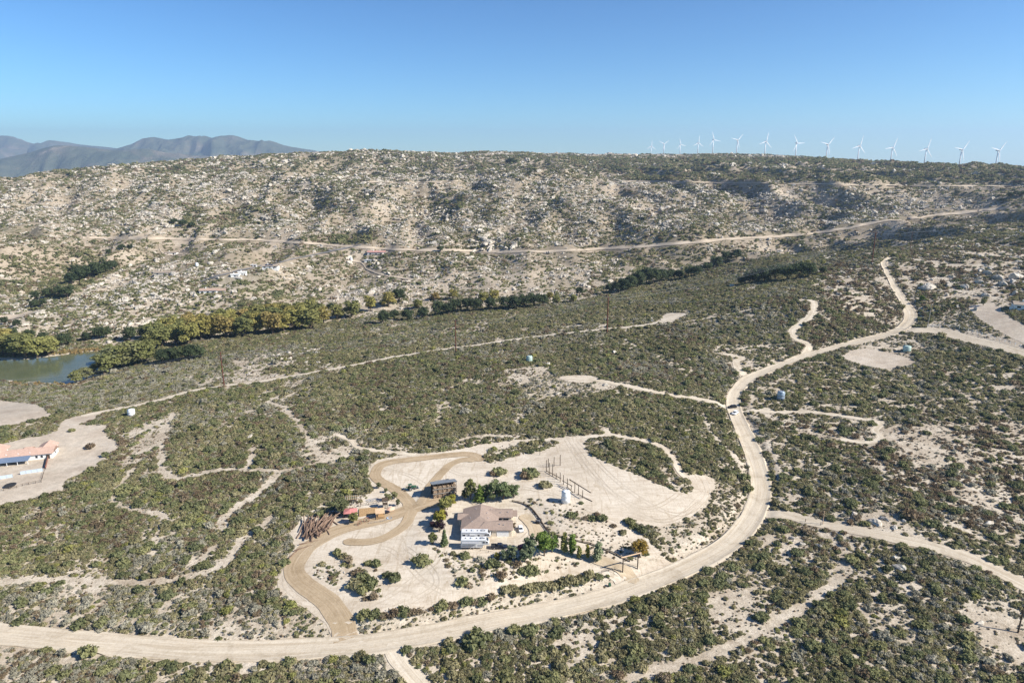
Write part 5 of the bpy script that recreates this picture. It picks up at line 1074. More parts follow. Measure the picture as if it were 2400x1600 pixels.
window_at(ho, 16.2, 9.4, 0.9, 2.0, 1.3); window_at(ho, 13.8, 9.4, 0.1, 1.6, 2.1, name='patio_door')
window_at(ho, 5.5, 0.003, 1.0, 1.6, 1.2); window_at(ho, 10.4, 0.003, 1.0, 1.2, 1.2)
for yy in (2.5, 5.8, 13.5): window_at(ho, 0, yy, 1.0, 1.5, 1.2, 'y', -1)
for yy in (2.0, 5.2): window_at(ho, 18.4, yy, 1.1, 1.2, 1.0, 'y', 1)
gd = MB(); gd.box(12.9, 17.3, -0.06, 0.0, 0.0, 2.3); gdo = gd.build('garage_door', 'white_paint', ho)
for k in range(4): MB().box(12.95, 17.25, -0.085, -0.062, 0.06 + k * 0.57, 0.56 + k * 0.57).build('panel', 'white_paint', gdo)
for (vx, vy, vz) in [(3.6,3.6,4.1),(2.8,6.5,4.0),(4.6,12.5,4.5),(9.0,9.5,4.4),(9.5,6.0,4.3),(15.5,1.6,4.0),(14.0,1.9,4.1),(14.2,10.8,3.9),(17.0,11.0,4.0),(10.5,13.0,4.0)]:
    MB().tube((vx, vy, vz - 0.5), (vx, vy, vz + 0.35), 0.12, 0.12, 8).build('roof_vent', 'trailer_grey', ho)
MB().box(7.2, 8.3, 15.505, 16.4, -0.4, 4.6).build('chimney', 'stucco', ho)
for k, (xx, yy) in enumerate([(19.2, 8.2), (19.6, 9.2), (19.4, 6.6)]):
    o = link(bpy.data.objects.new('garden_shrub', SHRUBM['brown_shrub'][k])); o.location = (S0.x - 9.2 + xx, S0.y + yy, hz(S0.x - 9.2 + xx, S0.y + yy)); o.scale = (.7, .7, .9); tag(o, 'small brown potted shrub beside the courtyard of the brown roofed house', 'shrub', 'courtyard shrubs')
gw = empty('garden_wall', (S0.x - 13.5, S0.y + 16.5, S0.z), 0.05, 'low pale garden wall behind the brown roofed house', 'wall')
MB().box(0, 4.0, 0, 0.35, -0.3, 0.55).build('wall_body', 'stucco', gw); MB().box(-.06, 4.06, -.06, .41, 0.553, 0.65).build('coping', 'concrete', gw)
gw = empty('garden_wall', (S0.x - 8.0, S0.y + 19.0, S0.z), 0.0, 'dark low wall with planting behind the chimney of the house', 'wall')
MB().box(0, 14.0, 0, 0.3, -0.3, 0.6).build('wall_body', 'dark_wood', gw); MB().box(-.05, 14.05, -.05, .35, .603, .68).build('coping', 'dark_wood', gw)

# ------------------------------------------------------------------ fifth wheel trailers
def wheel(parent, x, y, r, w, side):
    o = MB().tube((x, y, r), (x, y + side * w, r), r, r, 14).build('wheel', 'rubber', parent); MB().tube((x, y + side * (w + .002), r), (x, y + side * (w + .03), r), r * .55, r * .5, 10).build('rim', 'chrome', o); return o
def trailer(px, py, label, L=10.6, rz=0.0, slide=True):
    p = pick1(px, py); t = empty('travel_trailer', (p.x, p.y, p.z + .03), rz, label, 'trailer')
    h = 3.75
    prof = [(-L/2, 0.65), (L/2 - 2.6, 0.65), (L/2 - 2.2, 1.75), (L/2 - 0.25, 1.75), (L/2, 2.2), (L/2 - 0.35, 3.05), (L/2 - 1.1, h - .1), (-L/2 + .15, h), (-L/2, h - .2)]
    b = MB().prism(prof, 0, 2.5).build('body', 'trailer_white', t, bev=0.06)
    MB().prism([(-L/2 + .3, 1.15), (L/2 - 2.3, 1.15), (L/2 - 1.9, 1.95), (L/2 - .5, 2.0), (L/2 - .5, 2.12), (-L/2 + .3, 1.42)], -0.03, -0.002).build('stripe', 'trailer_grey', t)
    MB().prism([(-L/2 + .3, 3.28), (L/2 - 1.4, 3.2), (L/2 - 1.4, 3.3), (-L/2 + .3, 3.36)], -0.03, -0.002).build('stripe', 'trailer_black', t)
    for (x, z, w, hh) in ([(-4.2,2.2,.8,.7),(-1.0,2.1,1.5,.75),(1.1,2.2,.7,.6),(3.7,2.5,.8,.55)] if slide else [(-4.0,2.3,1.2,.6),(-2.2,2.2,.7,.5),(3.2,2.5,.8,.6),(0.0,2.3,.5,.5)]):
        window_at(t, x, -0.002, z, w, hh, mat='dark_glass')
    MB().box(0.2, 0.85, -0.05, -0.003, 0.75, 2.7).build('door', 'trailer_white', t)
    window_at(t, L/2 - .85, -0.002, 2.55, .7, .55)
    wn_ = MB(); wn_.prism([(L/2 - .33, 3.08), (L/2 - 1.02, h - .12), (L/2 - .95, h - .06), (L/2 - .27, 3.1)], .35, 2.15); wn_.build('front_cap', 'dark_glass', t)
    for x in (-1.5, 2.0): MB().box(x, x + .9, .8, 1.7, h - .05, h + .3).build('roof_unit', 'trailer_white' if x < 0 else 'trailer_grey', t, bev=.04)
    for x in (-3.6, 0.4, 3.0): MB().box(x, x + .4, 1.0, 1.4, h - .06, h + .1).build('roof_vent', 'trailer_black', t)
    if slide: MB().box(-2.3, 0.1, -0.45, -0.055, 1.0, 3.0).build('slide_out', 'trailer_white', t, bev=.03); MB().box(-1.9, -0.5, -0.48, -0.452, 1.9, 2.6).build('window', 'dark_glass', t)
    else: MB().box(-4.6, 1.5, -1.3, -0.01, 3.02, 3.08).build('awning', 'trailer_grey', t)
    for x in (-1.6, -0.6):
        wheel(t, x, 0.25, .38, .22, -1); wheel(t, x, 2.25, .38, .22, 1)
    for y in (.5, 2.0): MB().box(L/2 - 2.9, L/2 - 2.78, y - .06, y + .06, -.05, .66).build('landing_leg', 'trailer_black', t)
    MB().box(L/2 - 1.3, L/2 - 1.1, 1.15, 1.35, 1.1, 1.76).build('hitch', 'trailer_black', t)
    return t
trailer(1093, 1243, 'white fifth wheel trailer parked against the house wall', 10.8, 0.0, True)
trailer(1091, 1261, 'white and grey fifth wheel trailer parked beside its twin, farther from the house', 10.2, 0.0, False)

# ------------------------------------------------------------------ vehicles
def car(px, py, rz, kind, paint, label, name=None, cat='car'):
    p = pick1(px, py); t = empty(name or 'parked_car', (p.x, p.y, p.z + .12), rz, label, cat)
    if kind == 'pickup':
        L, Wd = 5.9, 2.0
        MB().prism([(-2.95,.45),(2.9,.45),(2.95,.85),(2.8,1.08),(1.35,1.16),(1.25,1.12),(-.95,1.12),(-2.95,1.14)], -1, 1).build('body', paint, t, bev=.05)
        MB().prism([(-.9,1.1),(1.4,1.12),(.75,1.82),(-.65,1.86)], -.84, .84).build('cab', paint, t, bev=.06)
        bo = MB(); bo.box(-2.85, -1.02, -.78, .78, 1.143, 1.16); bo.build('bed_liner', 'rubber', t)
        for s in (-1, 1): MB().box(-2.9, -1.0, s*.98 - .1, s*.98 + .1, 1.142, 1.36).build('bed_side', paint, t, bev=.03)
        MB().box(-2.97, -2.86, -.9, .9, 1.142, 1.36).build('tailgate', paint, t)
        MB().prism([(1.37,1.17),(.80,1.76),(.86,1.79),(1.43,1.2)], -.72, .72).build('windscreen', 'dark_glass', t)
        for s in (-1, 1): MB().prism([(-.7,1.2),(1.1,1.2),(.66,1.7),(-.55,1.74)], s*.845, s*.865).build('side_window', 'dark_glass', t)
        MB().prism([(-.915,1.2),(-.70,1.78),(-.73,1.8),(-.945,1.22)], -.7, .7).build('rear_window', 'dark_glass', t)
        xs = (1.9, -1.85); rr = .40
    elif kind == 'suv':
        L, Wd = 4.7, 1.9
        MB().prism([(-2.3,.4),(2.3,.4),(2.35,.75),(2.2,.98),(1.1,1.08),(-2.2,1.08),(-2.35,.8)], -.95, .95).build('body', paint, t, bev=.06)
        MB().prism([(-2.15,1.05),(1.2,1.06),(.45,1.66),(-1.95,1.68)], -.82, .82).build('cab', paint, t, bev=.07)
        MB().prism([(1.17,1.11),(.52,1.62),(.58,1.65),(1.23,1.14)], -.7, .7).build('windscreen', 'dark_glass', t)
        for s in (-1, 1): MB().prism([(-1.95,1.14),(.9,1.14),(.38,1.58),(-1.85,1.6)], s*.825, s*.845).build('side_window', 'dark_glass', t)
        MB().prism([(-2.17,1.14),(-1.98,1.6),(-2.02,1.62),(-2.21,1.16)], -.68, .68).build('rear_window', 'dark_glass', t)
        xs = (1.45, -1.4); rr = .36
    else:
        L, Wd = 4.1, 1.75
        MB().prism([(-2.0,.35),(2.0,.35),(2.05,.65),(1.9,.85),(.95,.95),(-1.8,.98),(-2.05,.75)], -.87, .87).build('body', paint, t, bev=.06)
        MB().prism([(-1.85,.95),(1.05,.94),(.35,1.45),(-1.45,1.48)], -.74, .74).build('cab', paint, t, bev=.08)
        MB().prism([(1.02,1.0),(.42,1.41),(.48,1.44),(1.08,1.03)], -.62, .62).build('windscreen', 'dark_glass', t)
        for s in (-1, 1): MB().prism([(-1.5,1.02),(.75,1.02),(.3,1.37),(-1.35,1.4)], s*.745, s*.765).build('side_window', 'dark_glass', t)
        MB().prism([(-1.84,1.03),(-1.5,1.41),(-1.54,1.44),(-1.88,1.06)], -.6, .6).build('rear_window', 'dark_glass', t)
        xs = (1.3, -1.25); rr = .32
    for x in xs:
        for s in (-1, 1): wheel(t, x, s * (Wd/2 - .22), rr, .22, s).location.z = -.1
    for s in (-1, 1):
        MB().box(L/2 - .12, L/2 + .03, s*.62 - .16, s*.62 + .16, .66, .82).build('headlight', 'chrome', t); MB().box(-L/2 - .02, -L/2 + .1, s*.68 - .12, s*.68 + .12, .7, .95).build('tail_light', 'red_paint', t)
    return t
car(1147, 1259, 0.0, 'pickup', 'navy_paint', 'dark navy pickup truck parked in front of the garage', 'pickup_truck', 'pickup')
car(1203, 1260, 0.55, 'suv', 'red_paint', 'dark red car half hidden behind garden trees')
car(1196, 1218, -1.45, 'hatch', 'car_white', 'small white car parked beside the courtyard end of the house')
car(1682, 937, -2.9, 'suv', 'black_paint', 'black car stopped on the dirt road at the lane crossing', 'stopped_car')
car(1688, 951, -2.3, 'suv', 'car_white', 'white car on the dirt road just below the black one', 'stopped_car')
def utv(px, py, rz):
    p = pick1(px, py); t = empty('utility_buggy', (p.x, p.y, p.z + .2), rz, 'dark open utility buggy parked along the log border', 'buggy')
    MB().prism([(-1.5,.3),(1.5,.3),(1.5,.7),(.8,.85),(.5,.6),(-.5,.6),(-.6,.85),(-1.5,.85)], -.7, .7).build('body', 'black_paint', t, bev=.04)
    f = MB()
    for s in (-.62, .62): f.tube((.75, s, .8), (.35, s, 1.75), .035); f.tube((-.6, s, .8), (-.6, s, 1.75), .035); f.tube((.35, s, 1.75), (-.6, s, 1.75), .035)
    f.build('roll_cage', 'black_paint', t); MB().box(-.65, .4, -.65, .65, 1.78, 1.84).build('canopy', 'black_paint', t)
    for s in (-1, 1): MB().box(-.45, .1, s*.33 - .24, s*.33 + .24, .603, .95).build('seat', 'trailer_grey', t, bev=.04)
    MB().box(-1.48, -.62, -.66, .66, .853, 1.1).build('cargo_bed', 'trailer_black', t)
    for x in (1.05, -1.0):
        for s in (-1, 1): wheel(t, x, s * .58, .34, .22, s).location.z = -.18
utv(1237, 1200, 1.2)
def backhoe(px, py):
    p = pick1(px, py); t = empty('tractor', (p.x, p.y, p.z + .16), 0.5, 'green tractor with loader bucket parked on the sand north of the crossing', 'tractor')
    MB().prism([(-.3,.7),(1.9,.7),(1.95,1.4),(.4,1.55),(-.3,1.5)], -.4, .4).build('hood', 'green_paint', t, bev=.05)
    MB().prism([(-1.4,.8),(-.2,.8),(-.2,1.2),(-1.4,1.2)], -.6, .6).build('seat_deck', 'green_paint', t); MB().box(-1.1, -.6, -.28, .28, 1.203, 1.75).build('seat', 'rubber', t, bev=.05)
    MB().box(-1.5, .1, -.75, .75, 2.35, 2.43).build('canopy', 'green_paint', t); f = MB()
    for s in (-.68, .68): f.tube((-1.35, s, 1.1), (-1.35, s, 2.36), .04); f.tube((0, s, 1.1), (0, s, 2.36), .04)
    f.build('roll_bar', 'black_paint', t)
    for s in (-1, 1):
        wheel(t, -.9, s * .65, .75, .4, s).location.z = -.1; wheel(t, 1.4, s * .55, .45, .28, s).location.z = -.1
        MB().tube((.3, s*.62, 1.4), (2.7, s*.62, .5), .07).build('loader_arm', 'green_paint', t)
    MB().prism([(2.6,-.05),(3.3,-.05),(3.35,.05),(2.75,.2),(2.75,.8),(2.6,.8)], -1, 1).build('bucket', 'trailer_grey', t)
    MB().prism([(-1.4,.9),(-2.4,1.9),(-3.0,.6),(-2.85,.55),(-2.35,1.6),(-1.4,.7)], -.12, .12).build('digger_arm', 'green_paint', t); MB().prism([(-3.2,-.05),(-2.7,-.05),(-2.75,.6),(-3.05,.6)], -.3, .3).build('digger_bucket', 'rubber', t)
backhoe(946, 1124)

# ------------------------------------------------------------------ log shed
bo = empty('log_shed', (BARN.x, BARN.y, BARN.z + .1), 0.30, 'open fronted timber shed with corrugated metal roof full of stacked wood', 'shed')
bo.scale = (1, 1, 1.25); WB, DB = 9.6, 4.6
for k in range(6):
    x = -WB/2 + WB * k / 5
    MB().box(x - .1, x + .1, -.1, .1, -.5, 5.0).build('post', 'dark_wood', bo); MB().box(x - .1, x + .1, DB - .1, DB + .1, -.5, 3.9).build('post', 'dark_wood', bo)
    MB().prism([(-.45, 5.15), (DB + .4, 3.93), (DB + .4, 4.09), (-.45, 5.31)], x - .06, x + .06, 'x').build('rafter', 'dark_wood', bo)
for z in (1.7, 3.3): MB().box(-WB/2 - .2, WB/2 + .2, -.18, -.103, z - .1, z + .1).build('rail', 'grey_wood', bo)
MB().box(-WB/2 - .3, WB/2 + .3, -.15, .0, 5.0, 5.2).build('header_beam', 'dark_wood', bo)
MB().box(-WB/2 - .3, WB/2 + .3, DB, DB + .15, 3.75, 3.95).build('header_beam', 'dark_wood', bo)
MB().box(-WB/2, WB/2, DB + .105, DB + .16, 0, 3.7).build('back_wall', 'dark_wood', bo)
for k in range(9):
    x = -WB/2 - .5 + (WB + 1.0) * k / 9; w = (WB + 1.0) / 9 - .015
    MB().prism([(-.55, 5.36 + .012 * (k % 2)), (DB + .6, 4.08 + .012 * (k % 2)), (DB + .6, 4.12 + .012 * (k % 2)), (-.55, 5.4 + .012 * (k % 2))], x, x + w, 'x').build('roof_sheet', 'galv_metal', bo)
lean = MB(); lean.prism([(DB + .9, 3.5), (DB + 4.2, 2.9), (DB + 4.2, 2.96), (DB + .9, 3.56)], -2.4, 2.0, 'x'); lean.build('lean_to_roof', 'grey_wood', bo)
lean = MB(); lean.prism([(DB + .9, 3.5), (DB + 4.2, 2.9), (DB + 4.2, 2.96), (DB + .9, 3.56)], 2.03, 3.4, 'x'); lean.build('lean_to_roof', 'trailer_black', bo)
for x in (-2.2, 3.2): MB().box(x - .08, x + .08, DB + 3.9, DB + 4.06, -.5, 2.93).build('post', 'dark_wood', bo)
for x0, z0 in [(-WB/2 + .15, 0.0), (-WB/2 + .15, 1.85), (-WB/2 + .15, 3.45)]:
    if z0: MB().box(-WB/2 + .12, WB/2 - .12, .1, DB - .12, z0 - .09, z0 - .005).build('shelf', 'dark_wood', bo)
WS = empty('firewood_stack', (BARN.x, BARN.y, BARN.z + .1), 0.30, 'split firewood stacked in tiers under the metal roof of the shed', 'firewood')
WS.scale = (1, 1, 1.25)
LOGP = [MB().tube((0, 0, 0), (0, 2.2, 0), .13, .12, 6).mesh('log', 'firewood') for _ in range(2)]
for z0, hmax in ((0.0, 1.5), (1.85, 1.2), (3.45, 1.0)):
    nz = int(hmax / .30)
    for k in range(5):
        for i in range(6):
            for j in range(nz):
                if rnd.random() < .12: continue
                o = link(bpy.data.objects.new('log', LOGP[rnd.randrange(2)]), WS); xx = -WB/2 + .3 + k * WB/5 + i * .25 + (j % 2) * .12
                o.location = (xx, -.02 + rnd.uniform(-.12, .12), z0 + .13 + j * .24); o.rotation_euler = (0, rnd.random() * 6, rnd.uniform(-.04, .04)); o.scale = (1, 1, 1)

# ------------------------------------------------------------------ pile of long poles
GP = 'logs in the jumbled pile'
LM = [MB().tube((0, -.5, 0), (0, .5, 0), .020 + .001 * j, .014, 8).mesh('pole_log', 'log_wood') for j in range(3)]
for k in range(72):
    u = rnd.random(); a = 692 + 74 * u + rnd.uniform(-3, 3); b_ = 1222 - 20 * u + rnd.uniform(-14, 12)
    p = pick1(a, b_); Ln = rnd.uniform(7, 13); an = rnd.gauss(0.02 + (u - .45) * -0.55, .22) if rnd.random() < .80 else rnd.uniform(-1.3, 1.3)
    lift = rnd.choice([0, 0, .3, .55, .8, 1.1]); dx = math.sin(-an) * Ln / 2; dy = math.cos(an) * Ln / 2
    z0 = hz(p.x - dx, p.y - dy); z1 = hz(p.x + dx, p.y + dy)
    o = link(bpy.data.objects.new('pole_log', LM[k % 3])); o.location = (p.x, p.y, (z0 + z1) / 2 + .28 + lift); o.rotation_euler = (math.atan2(z1 - z0, Ln) + rnd.uniform(-.03, .03), 0, an); sc_ = rnd.uniform(9, 14); o.scale = (sc_, Ln, sc_)
    th_ = 'thick' if sc_ > 12.2 else 'thin' if sc_ < 10.6 else 'long'; tag(o, '%s stripped brown log in the jumbled pile beside the drive' % th_ if abs(an) < .7 else 'brown log lying crosswise over the jumbled pile beside the drive', 'log', th_ + ' ' + GP if abs(an) < .7 else 'logs lying crosswise on the pile')
for (a, b_, an) in [(712,1246,-1.2),(700,1258,-1.0),(678,1270,-.3),(690,1175,.1),(697,1172,.15),(686,1180,.2)]:
    p = pick1(a, b_); Ln = rnd.uniform(5, 8); o = link(bpy.data.objects.new('pole_log', LM[0])); o.location = (p.x, p.y, p.z + .32); o.rotation_euler = (0, 0, an); o.scale = (11, Ln, 11); tag(o, 'single loose brown log lying apart from the big pile', 'log', 'loose logs near the pile')

# ------------------------------------------------------------------ fences, posts, gate
def post_line(name, pxs, hgt, r, mat, label, cat='fence', rails=(), step=None, rail_mat=None, sub=True, mesh_box=False, railr=.05):
    P = pick(*np.array(pxs, float).T)
    if step: P, _ = resample(smooth_line(P, 6), step)
    c = P.mean(0); root = empty(name, tuple(P[0]), 0, label, cat); o0 = Vector(P[0])
    for q in P:
        z = hz(q[0], q[1]); MB().tube((q[0] - o0.x, q[1] - o0.y, z - o0.z - .3), (q[0] - o0.x, q[1] - o0.y, z - o0.z + hgt * rnd.uniform(.96, 1.04)), r, r * .9, 7).build('post', mat, root)
    for f in rails:
        for q, w in zip(P[:-1], P[1:]):
            MB().tube((q[0] - o0.x, q[1] - o0.y, hz(q[0], q[1]) - o0.z + hgt * f), (w[0] - o0.x, w[1] - o0.y, hz(w[0], w[1]) - o0.z + hgt * f), railr, railr, 6).build('rail', rail_mat or mat, root)
    return root
post_line('log_border', [(1176,1152),(1200,1157),(1217,1166),(1230,1180),(1240,1194),(1250,1210),(1262,1224),(1280,1232),(1300,1238),(1330,1245),(1360,1252),(1400,1268),(1425,1280),(1446,1290)], 0.85, .14, 'dark_wood', 'dark log border fence curving round the driveway behind the house', 'fence', (.35, .85), 2.6, None, True, False, .13)
post_line('yard_fence', [(1085,1262),(1100,1265),(1120,1268),(1140,1271),(1160,1270)], 0.8, .09, 'dark_wood', 'low dark rail in front of the parked trailers', 'fence', (.8,), 3.0)
post_line('yard_fence', [(1006,1236),(1000,1242),(1010,1250),(1022,1256)], 0.7, .08, 'dark_wood', 'low dark rail round the corner of the front garden', 'fence', (.85,), 2.4)
# row of tall posts with hung beams
PR = [(1255,1083,26),(1275,1062,24),(1261.5,1089,26),(1259.5,1073,20),(1269,1094,28),(1272.5,1071,22),(1277.5,1100.5,14),(1286.5,1107,22),(1294,1113,22),(1303,1118.5,20),(1312,1124,10),(1320,1131,24),(1328.5,1136,22),(1338,1143.5,18)]
PR[1] = (1286.5,1069,25)
PB = []
for k, (a, b_, h) in enumerate(PR):
    p = pick1(a, b_); h = vh(p, h); PB.append((p, h)); o = MB().tube((0, 0, -.4), (0, 0, h), .16, .13, 8).build('timber_post', 'dark_wood'); o.location = p
    tag(o, 'tall bare timber post in the standing row on the sand' if h > 3.0 else 'short timber stub in the standing post row on the sand', 'post', 'tall posts on the sand pad' if h > 3 else 'short posts on the sand pad')
def beam(a, b, label, r=.15):
    a = Vector(a); b = Vector(b); o = MB().tube((0, 0, 0), b - a, r, r, 8).build('timber_beam', 'dark_wood'); o.location = a; tag(o, label, 'beam')
def bp(i, f, off=(0, 0)): p, h = PB[i]; return (p.x + off[0], p.y + off[1] - .25, p.z + h * f)
beam(bp(0, .12), bp(6, .35, (2.0, -1.0)), 'long beam fixed low along the upper group of tall posts')
beam(bp(8, .42, (-.5, .4)), bp(10, .9, (0.3, 0)), 'short beam leaning at the middle of the post row')
beam(bp(9, .9, (.8, 0)), bp(13, .95, (3.0, -1.6)), 'heavy double beam carried at the top of the lower posts', .2)
beam(bp(12, .12, (-.3, .2)), bp(13, .03, (3.6, -2.6)), 'fallen beam leaning at the foot of the last posts')
beam(bp(9, .1, (0, -.2)), bp(11, .12, (-.8, -.6)), 'beam lying low between the lower posts')
# gate
g1 = pick1(1430, 1315); g2 = pick1(1464, 1306)
gt = empty('entrance_gate', tuple(g1), 0, 'tall timber entrance gateway with a pale crossbeam over the drive', 'gate'); dv = g2 - g1; GHt = vh(g1, 33)
MB().tube((0, 0, -.5), (0, 0, GHt), .2, .18, 8).build('post', 'dark_wood', gt); MB().tube((dv.x, dv.y, dv.z - .5), (dv.x, dv.y, GHt), .2, .18, 8).build('post', 'dark_wood', gt)
u_ = dv.normalized(); MB().tube((-u_.x * .8, -u_.y * .8, GHt + .18), (dv.x + u_.x * 1.2, dv.y + u_.y * 1.2, GHt + .18), .22, .2, 8).build('crossbeam', 'light_wood', gt)
e0 = pick1(1385, 1308); e1 = pick1(1424, 1303)
bar = empty('barrier_gate', tuple(g2), 0, 'dark swing bar across the drive below the tall gateway', 'barrier')
q = pick1(1424, 1296) - g2; MB().tube((-.1, 0, 1.0), (q.x, q.y, q.z + 1.0), .07, .07, 6).build('bar', 'dark_wood', bar); MB().tube((q.x, q.y, q.z - .3), (q.x, q.y, q.z + 1.15), .1, .1, 6).build('post', 'dark_wood', bar)
post_line('gate_fence', [(1382,1316),(1398,1312),(1412,1309),(1426,1316)], 1.2, .08, 'dark_wood', 'short dark fence panel between hedge and gateway', 'fence', (.5, .95))
bn = pick1(1400, 1346); b0 = empty('waste_bin', tuple(bn), .3, 'dark green wheeled bin standing alone by the road at the gate', 'bin')
MB().prism([(-.32,.12),(.32,.12),(.38,1.0),(-.38,1.0)], -.35, .35).build('bin_body', 'green_paint', b0, bev=.03); MB().box(-.42, .42, -.4, .4, 1.003, 1.1).build('lid', 'green_paint', b0, bev=.02); wheel(b0, -.2, -.3, .13, .06, -1); wheel(b0, -.2, .3, .13, .06, 1)
# fence to the right: pale posts and rails
post_line('pale_fence', [(2130,753),(2166,750),(2200,755),(2234,764),(2256,770),(2279,778),(2301,785),(2324,791),(2346,798),(2380,808)], 1.9, .13, 'white_paint', 'pale post and rail fence along the access road below the cleared lot', 'fence', (.45, .9), 3.2, None)
post_line('side_gate', [(1885,1206),(1850,1198)], 1.4, .12, 'dark_wood', 'pair of dark gate posts at the start of the eastern side road', 'gate')
sp_ = pick1(1887, 1205); o = MB().tube((0, 0, -.4), (0, 0, vh(sp_, 30)), .15, .12, 8).build('timber_post', 'light_wood'); o.location = sp_ + Vector((.6, .4, 0)); tag(o, 'pale timber post beside the eastern side road', 'post')
sp_ = pick1(2338, 1452); o = MB().tube((0, 0, -.4), (.1, 0, vh(sp_, 52)), .24, .2, 8).build('timber_post', 'dark_wood'); o.location = sp_; tag(o, 'thick dark wooden pole alone on the bare patch below the side road', 'post')

# ------------------------------------------------------------------ water tanks
def tank(px, py, wpx, hpx, mat, label):
    p = pick1(px, py); s = ppm(p); r = wpx / s / 2; h = vh(p, hpx)
    t = empty('water_tank', (p.x, p.y + r, p.z), 0, label, 'tank')
    MB().lathe([(r, -.3), (r, h * .3), (r * 1.012, h * .31), (r, h * .32), (r, h * .62), (r * 1.012, h * .63), (r, h * .64), (r, h * .9), (r * .97, h * .93)], 28).build('tank_body', mat, t, True)
    MB().lathe([(r * .985, h * .931), (r * .6, h * 1.0), (r * .2, h * 1.04), (.05, h * 1.05)], 28).build('lid', mat, t, True); MB().tube((r * .4, -r * .2, h * .98), (r * .4, -r * .2, h * 1.1), r * .14, r * .14, 8).build('hatch', mat, t)
    MB().tube((-r - .05, 0, -.2), (-r - .05, 0, h * .5), .06, .06, 6).build('pipe', 'trailer_grey', t)
    return t
tank(1300, 1158, 20, 26, 'tank_white', 'large white water tank beside the sandy pad behind the house')
tank(298, 957, 16, 15, 'tank_white', 'white water tank at the lane below the pole line')
tank(1216, 833, 14, 14, 'tank_green', 'pale green water tank in the brush above the turnaround')
tank(1796, 921, 17, 20, 'tank_blue', 'blue grey water tank in the brush inside the road bend')
tank(2087, 809, 17, 13, 'tank_green', 'squat pale green water tank near the cleared square lot')
tank(451, 613, 7, 9, 'tank_white', 'small white tank among the far houses')
tank(806, 600, 6, 8, 'tank_white', 'small white tank below the pink roofed far house')

# ------------------------------------------------------------------ poles and wires
def pole(px, py, hpx, mat, label, arms=3, r=.42, group=None):
    p = pick1(px, py); h = vh(p, hpx); t = empty('utility_pole', tuple(p), 0, label, 'utility pole', group)
    MB().tube((0, 0, -.6), (0, 0, h), r, r * .7, 10).build('pole_shaft', mat, t)
    tips = []
    for k in range(arms):
        z = h - .5 - k * 2.2; w = 2.4 if k != 1 else 1.6
        a = MB(); a.box(-w, w, -.12, .12, z - .1, z + .1); ao = a.build('crossarm', mat, t)
        for s in (-1, 1): MB().tube((s * (w - .1), 0, z + .103), (s * (w - .1), 0, z + .5), .09, .06, 6).build('insulator', 'trailer_grey', ao); tips.append(p + Vector((s * (w - .1), 0, z + .5)))
    return p, h, tips
def wire(a, b, sag, label, group, r=.035):
    n = 14; pts = [a.lerp(b, i / n) - Vector((0, 0, sag * 4 * (i / n) * (1 - i / n))) for i in range(n + 1)]; m = MB()
    for p, q in zip(pts[:-1], pts[1:]): m.tube(p - a, q - a, r, r, 4, False)
    o = m.build('power_line', 'wire'); o.location = a; tag(o, label, 'wire', group)
PL = [pole(515, 888, 80, 'pole_wood', 'tall red brown power pole where the track meets the lower lane'), pole(1047, 809, 73, 'pole_wood', 'tall red brown power pole midway along the pale track'), pole(1394, 765, 82, 'pole_wood', 'tall thick red brown power pole near the end of the track', 2, .58), pole(2002, 606, 72, 'pole_wood', 'tall red brown power pole on the hill beside the winding road', 3, .5)]
PS = [pole(2090, 573, 40, 'pole_wood', 'thin brown power pole on the hill above the winding road end', 1, .2), pole(1782, 690, 22, 'dark_wood', 'short dark power pole at the end of the crest lane', 1, .18), pole(2305, 530, 36, 'dark_wood', 'dark power pole high on the hill above the winding road', 1, .18)]
lft = PL[0][0] + (PL[0][0] - PL[1][0]) * 1.0; lft.z = hz(lft.x, max(lft.y, 60)) if lft.y > 60 else -8
offp = pole(-250, 965, 80, 'pole_wood', 'tall red brown power pole west of the white tank lane')
LINE = [offp] + PL
for i in range(len(LINE) - 1):
    for k in range(min(len(LINE[i][2]), len(LINE[i + 1][2]))):
        wire(LINE[i][2][k], LINE[i + 1][2][k], 5.0 if i < 3 else 8.0, ['thin grey power line strung west of the lane pole', 'thin grey power line strung between the two western poles', 'thin grey power line strung between the middle and thick poles', 'thin grey power line strung from the thick pole up the hill'][i], 'power lines span %d' % i)
for k in range(2): wire(PL[3][2][k], PS[0][2][k], 2, 'thin power line between the two hilltop poles', 'hilltop power lines'); wire(PS[0][2][k], PS[2][2][k], 5, 'thin power line crossing the hill above the winding road', 'right-hand hill power lines')
for k in range(2): wire(PL[2][2][k], PS[1][2][k], 6, 'thin power line running to the short crest pole', 'crest power lines')
p = pick1(2130, 752); t = empty('utility_pole', tuple(p), 0, 'pale grey pole standing at the start of the pale fence', 'utility pole'); h = vh(p, 54)
MB().tube((0, 0, -.5), (.5, 0, h), .24, .16, 8).build('pole_shaft', 'grey_wood', t); MB().box(-.4, 1.4, -.08, .08, h - .6, h - .45).build('crossarm', 'grey_wood', t)
for (a, b_, h, lab) in [(1240,1045,42,'thin brown pole beside the tall post row'),(1273,1004,14,'short pale marker post behind the shrub strip'),(528,1150,12,'thin pale pole in brush west of the log pile'),(852,1072,16,'short brown post where the north trail meets the yard'),(502,1425,16,'pale dead stem standing in the brush above the road')]:
    p = pick1(a, b_); o = MB().tube((0, 0, -.3), (0, 0, vh(p, h)), .11, .08, 6).build('marker_post', 'grey_wood' if 'pale' in lab else 'dark_wood'); o.location = p; tag(o, lab, 'post')

